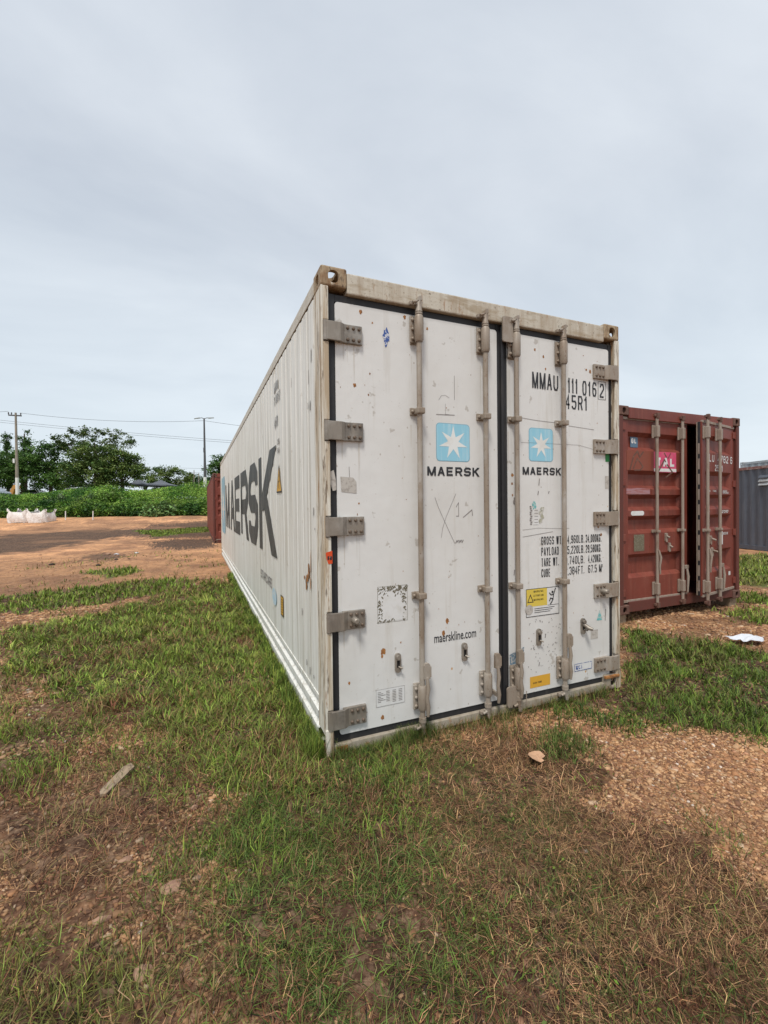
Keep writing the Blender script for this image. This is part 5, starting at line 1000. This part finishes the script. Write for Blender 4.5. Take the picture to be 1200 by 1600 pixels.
# weeds on the bank: a mass nobody could count
n = 230000; s = 33+13.5*rng.random(n)**1.25; t = rng.uniform(-36, 14, n); x = .39*s+.92*t; y = .92*s-.39*t
mound = fbm(t*.45+3, s*.5, 4); top = np.interp(s, [33, 34, 36, 40, 46.5], [.40, .80, 1.10, 1.0, .70])*(.16+1.1*mound+1.5*np.clip(fbm(t*.2+60, s*.25, 3)-.28, 0, 1)); s = s+.8*(fbm(t*.5, t*.1+4, 3)-.5)*(s < 36)
z = terr(x, y)+top*rng.random(n)**.55
pt_ = fbm(t*.8+20, s*.8, 3)+rng.normal(0, .08, n); cA = np.array([.035, .100, .018]); cB = np.array([.125, .26, .035]); cC = np.array([.24, .37, .065])
u = np.clip((pt_-.36)/.3, 0, 1)[:, None]; c = np.where(u < .5, cA+(cB-cA)*u*2, cB+(cC-cB)*(u*2-1))
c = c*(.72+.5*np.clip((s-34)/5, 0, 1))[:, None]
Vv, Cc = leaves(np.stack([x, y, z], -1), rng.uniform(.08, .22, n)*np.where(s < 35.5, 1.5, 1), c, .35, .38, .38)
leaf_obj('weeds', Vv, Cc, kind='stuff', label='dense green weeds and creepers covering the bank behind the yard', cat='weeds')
for (x, y, r_, h_, c2, sz, lb) in ((-7.7, 43.2, 1.45, 1.75, np.array([.15, .27, .04]), .26, 'bright green rounded shrub rising highest out of the weeds'), (-9.5, 43.6, 1.0, 1.35, np.array([.10, .17, .06]), .2, 'darker shrub just left of the bright green rounded one'),
        (-12.0, 44.6, .9, 1.35, np.array([.20, .27, .13]), .18, 'pale topped shrub in the weeds below the dense trees'), (-3.3, 37.6, 1.5, 1.15, np.array([.17, .28, .09]), .30, 'broad leaved pale green plant at the foot of the weeds')):
    root = empty('shrub', at(x, y), label=lb, cat='shrub'); m_ = 1500; d = rng.normal(size=(m_, 3)); d /= np.linalg.norm(d, axis=1)[:, None]; d[:, 2] = np.abs(d[:, 2])
    P = d*np.array([r_, r_, h_])*rng.uniform(.5, 1.05, (m_, 1))*(.85+.25*np.sin(d[:, :1]*5+3*d[:, 1:2])); Vv, Cc = leaves(P, sz*rng.uniform(.6, 1.2, m_), c2*rng.uniform(.45, 1.05, (m_, 1)), .4, .6); leaf_obj('foliage', Vv, Cc, root)
    mb = MB(); [mb.tube([(0, 0, -.05), (d[i, 0]*r_*.4, d[i, 1]*r_*.4, h_*.5), (d[i, 0]*r_*.8, d[i, 1]*r_*.8, h_*.8)], [.03, .02, .008], 6) for i in range(6)]; mb.build('stem', M['bark'], root)
# ================================================================== POLES, LAMP, WIRES
px_, py_ = -17.9, 54.6; zg = bz(px_, py_)
up_ = empty('utility_pole', (px_, py_, zg), label='concrete utility pole with a short crossarm and whitewashed foot at the left', cat='utility pole')
hp = 11.6-zg
MB().tube([(0, 0, 2.4), (0, 0, hp*.5), (0, 0, hp)], [.15, .125, .09], 12).build('pole', M['concrete'], up_); MB().tube([(0, 0, -.2), (0, 0, 2.4)], [.17, .155], 12).build('pole_foot', M['whitewash'], up_)
MB().box(-.62, .5, -.06, .06, hp-.35, hp-.22, .02).build('crossarm', M['pole_dark'], up_)
for x in (-.6, -.35, .42): MB().tube([(x, 0, hp-.22), (x, 0, hp-.08), (x, 0, hp+.02)], [.03, .07, .04], 8).build('insulator', M['pole_dark'], up_)
MB().box(-.28, -.12, -.22, .0, 3.9, 4.35, .03).build('meter_box', M['whitewash'], up_)
lx, ly = .15, 49.3; zl = bz(lx, ly); hl = 11.25-zl
lp_ = empty('street_lamp', (lx, ly, zl), label='tall dark street lamp with two flat arms and a whitewashed foot', cat='street lamp')
MB().tube([(0, 0, 2.3), (0, 0, hl*.5), (0, 0, hl)], [.16, .12, .08], 12).build('pole', M['pole_dark'], lp_); MB().tube([(0, 0, -.2), (0, 0, 2.3)], [.20, .18], 12).build('pole_foot', M['whitewash'], lp_)
for s in (-1, 1):
    a = MB().tube([(0, 0, hl-.05), (s*.25, -.05*s, hl+.05), (s*.5, -.1*s, hl+.03*s+.03)], .035, 8).build('arm', M['pole_dark'], lp_)
    mb = MB(); mb.prism([(s*.42, -.02), (s*1.0, .08 if s > 0 else -.12), (s*1.02, .13 if s > 0 else -.07), (s*.44, .09)], -.12, .12, lambda u, w, d: (u, d-.1*s, hl+w)); mb.build('lamp_head', M['pale_grey'], lp_)
MB().box(-.14, .0, -.12, .06, 5.0, 5.5, .02).build('junction_box', M['pole_dark'], lp_)
def wire(a, b, sag, lb):
    a, b = Vector(a), Vector(b); pts = [a.lerp(b, i/24)-Vector((0, 0, sag*4*(i/24)*(1-i/24))) for i in range(25)]
    mb = MB(); mb.tube([p-a for p in pts], .016, 5, False); mb.build('power_line', M['wire'], None, loc=a, label=lb, cat='power line', group='overhead power lines')
cr_ = lambda X, Y, D: tuple(CAM+fwd*D+rgt*((X-600)/687.4*D)-upv*((Y-800)/687.4*D))
pt_p = (px_+.42, py_, 11.6); pt_l = (lx, ly, 11.0)
wire(pt_p, pt_l, .42, 'thin power line hung between the utility pole and the street lamp')
wire((px_-.6, py_, 11.7), (-42, 62, 11.6), .4, 'thin power line leaving the utility pole towards the left edge')
wire(pt_l, (14, 44, 9.4), .2, 'thin power line leaving the street lamp towards the right behind the white container')
wire((-32, 66, 13.3), (10, 52, 9.2), .35, 'upper one of the pair of long power lines crossing behind the pole tops')
wire((-32, 66, 13.05), (10, 52, 8.95), .35, 'lower one of the pair of long power lines crossing behind the pole tops')
wire((-34, 90, 9.9), (16, 74, 7.8), .25, 'top one of the three low distant power lines above the right trees')
wire((-34, 90, 9.2), (16, 74, 7.1), .25, 'middle one of the three low distant power lines above the right trees')
wire((-34, 90, 8.95), (16, 74, 6.85), .25, 'bottom one of the three low distant power lines above the right trees')
for x, y, h_, lb in ((-1.0, 58.0, 3.6, 'slim pale post among the weeds, left of the pair by the street lamp'), (-.45, 57.6, 3.2, 'slim pale post among the weeds, right of the pair by the street lamp')):
    MB().tube([(0, 0, 0), (0, 0, h_*.6), (.01, 0, h_)], [.06, .055, .045], 8).build('post', M['concrete'], None, loc=at(x, y), label=lb, cat='post')
# canopy tents
def tent(x, y, w, ze, zp, rz, **k):
    zg = bz(x, y); root = empty('canopy_tent', (x, y, zg), rz, **k); ze -= zg; zp -= zg; mb = MB(); a = w/2
    ring = [(-a, -a), (a, -a), (a, a), (-a, a)]; vs = [(u, v, ze) for u, v in ring]+[(u*.45, v*.45, ze+(zp-ze)*.38) for u, v in ring]+[(0, 0, zp)]+[(u, v, ze-.18) for u, v in ring]
    fs = [(i, (i+1) % 4, 4+(i+1) % 4, 4+i) for i in range(4)]+[(4+i, 4+(i+1) % 4, 8) for i in range(4)]+[(9+i, 9+(i+1) % 4, (i+1) % 4, i) for i in range(4)]
    mb.add(vs, fs); mb.build('canopy', M['tent'], root)
    for u, v in ring: MB().cyl((u*.97, v*.97, -.05), (u*.97, v*.97, ze-.02), .03, 8).build('leg', M['tent_leg'], root)
tent(-7.9, 65.8, 2.9, 4.75, 5.55, -.35, label='dark grey pointed canopy tent, left of the two beyond the weeds', cat='canopy tent', group='canopy tents beyond the weeds')
tent(-5.2, 64.8, 3.3, 4.65, 5.40, -.45, label='dark grey pointed canopy tent, right of the two beyond the weeds', cat='canopy tent', group='canopy tents beyond the weeds')
# cars beyond the weeds
def car(x, y, rz, paint, **k):
    root = empty('parked_car', at(x, y), rz, **k)
    body = [(-2.1, .35), (-2.1, .75), (-1.95, .9), (-1.2, .98), (-.55, 1.0), (1.9, .96), (2.08, .8), (2.1, .35)]
    mb = MB(); mb.prism(body, -.86, .86, lambda u, w, d: (u, d, w)); mb.build('body', paint, root)
    roof = [(-1.05, .99), (-.35, 1.40), (.1, 1.47), (1.0, 1.45), (1.75, .99)]
    mb = MB(); mb.prism(roof, -.74, .74, lambda u, w, d: (u, d*(1-.12*(w-.99)/.48), w)); mb.build('cabin_roof', paint, root)
    for s in (-1, 1): mb = MB(); mb.prism([(-.9, 1.03), (-.32, 1.34), (.1, 1.39), (.95, 1.38), (1.5, 1.03)], .001, .008, lambda u, w, d: (u, s*(.745*(1-.12*(w-.99)/.48)+d), w)); mb.build('side_window', M['glass'], root)
    for u in (-1.3, 1.35):
        for s in (-1, 1): MB().cyl((u, s*.66, .32), (u, s*.88, .32), .32, 16).build('wheel', M['tyre'], root)
    for s in (-1, 1): MB().box(-2.13, -2.08, s*.62-.16, s*.62+.16, .62, .78, .03).build('headlight', M['glass'], root)
car(-22.1, 59.4, -.42, M['carpaint'], label='silver blue car roof at the left edge beyond the weeds', cat='car')
car(-21.2, 70.5, -.42, M['carwhite'], label='pale car mostly hidden by weeds right of the utility pole', cat='car')
car(-14.6, 62.0, -.42, M['carwhite'], label='white car mostly hidden by the pale topped shrub', cat='car')
dg = empty('excavator', at(-20.9, 63.0, -.25), -.5, label='ochre machine boom sticking up just left of the pole foot', cat='excavator')
MB().prism([(-1.3, .5), (-.2, .5), (.1, .9), (.55, 1.95), (.42, 2.1), (.2, 2.0), (-.3, 1.2), (-1.3, 1.0)], -.14, .14, lambda u, w, d: (u, d, w)).build('boom', M['digger'], dg)
MB().box(-2.6, -1.0, -.8, .8, .45, 1.05, .08).build('body', M['digger'], dg)
for s in (-1, 1): MB().prism(rrect(-2.8, -.8, 0, .5, .24), s*.75-.18, s*.75+.18, lambda u, w, d: (u, d, w)).build('track', M['tyre'], dg)
MB().box(.35, .75, -.3, .3, 1.55, 2.0, .05).build('bucket', M['digger'], dg)
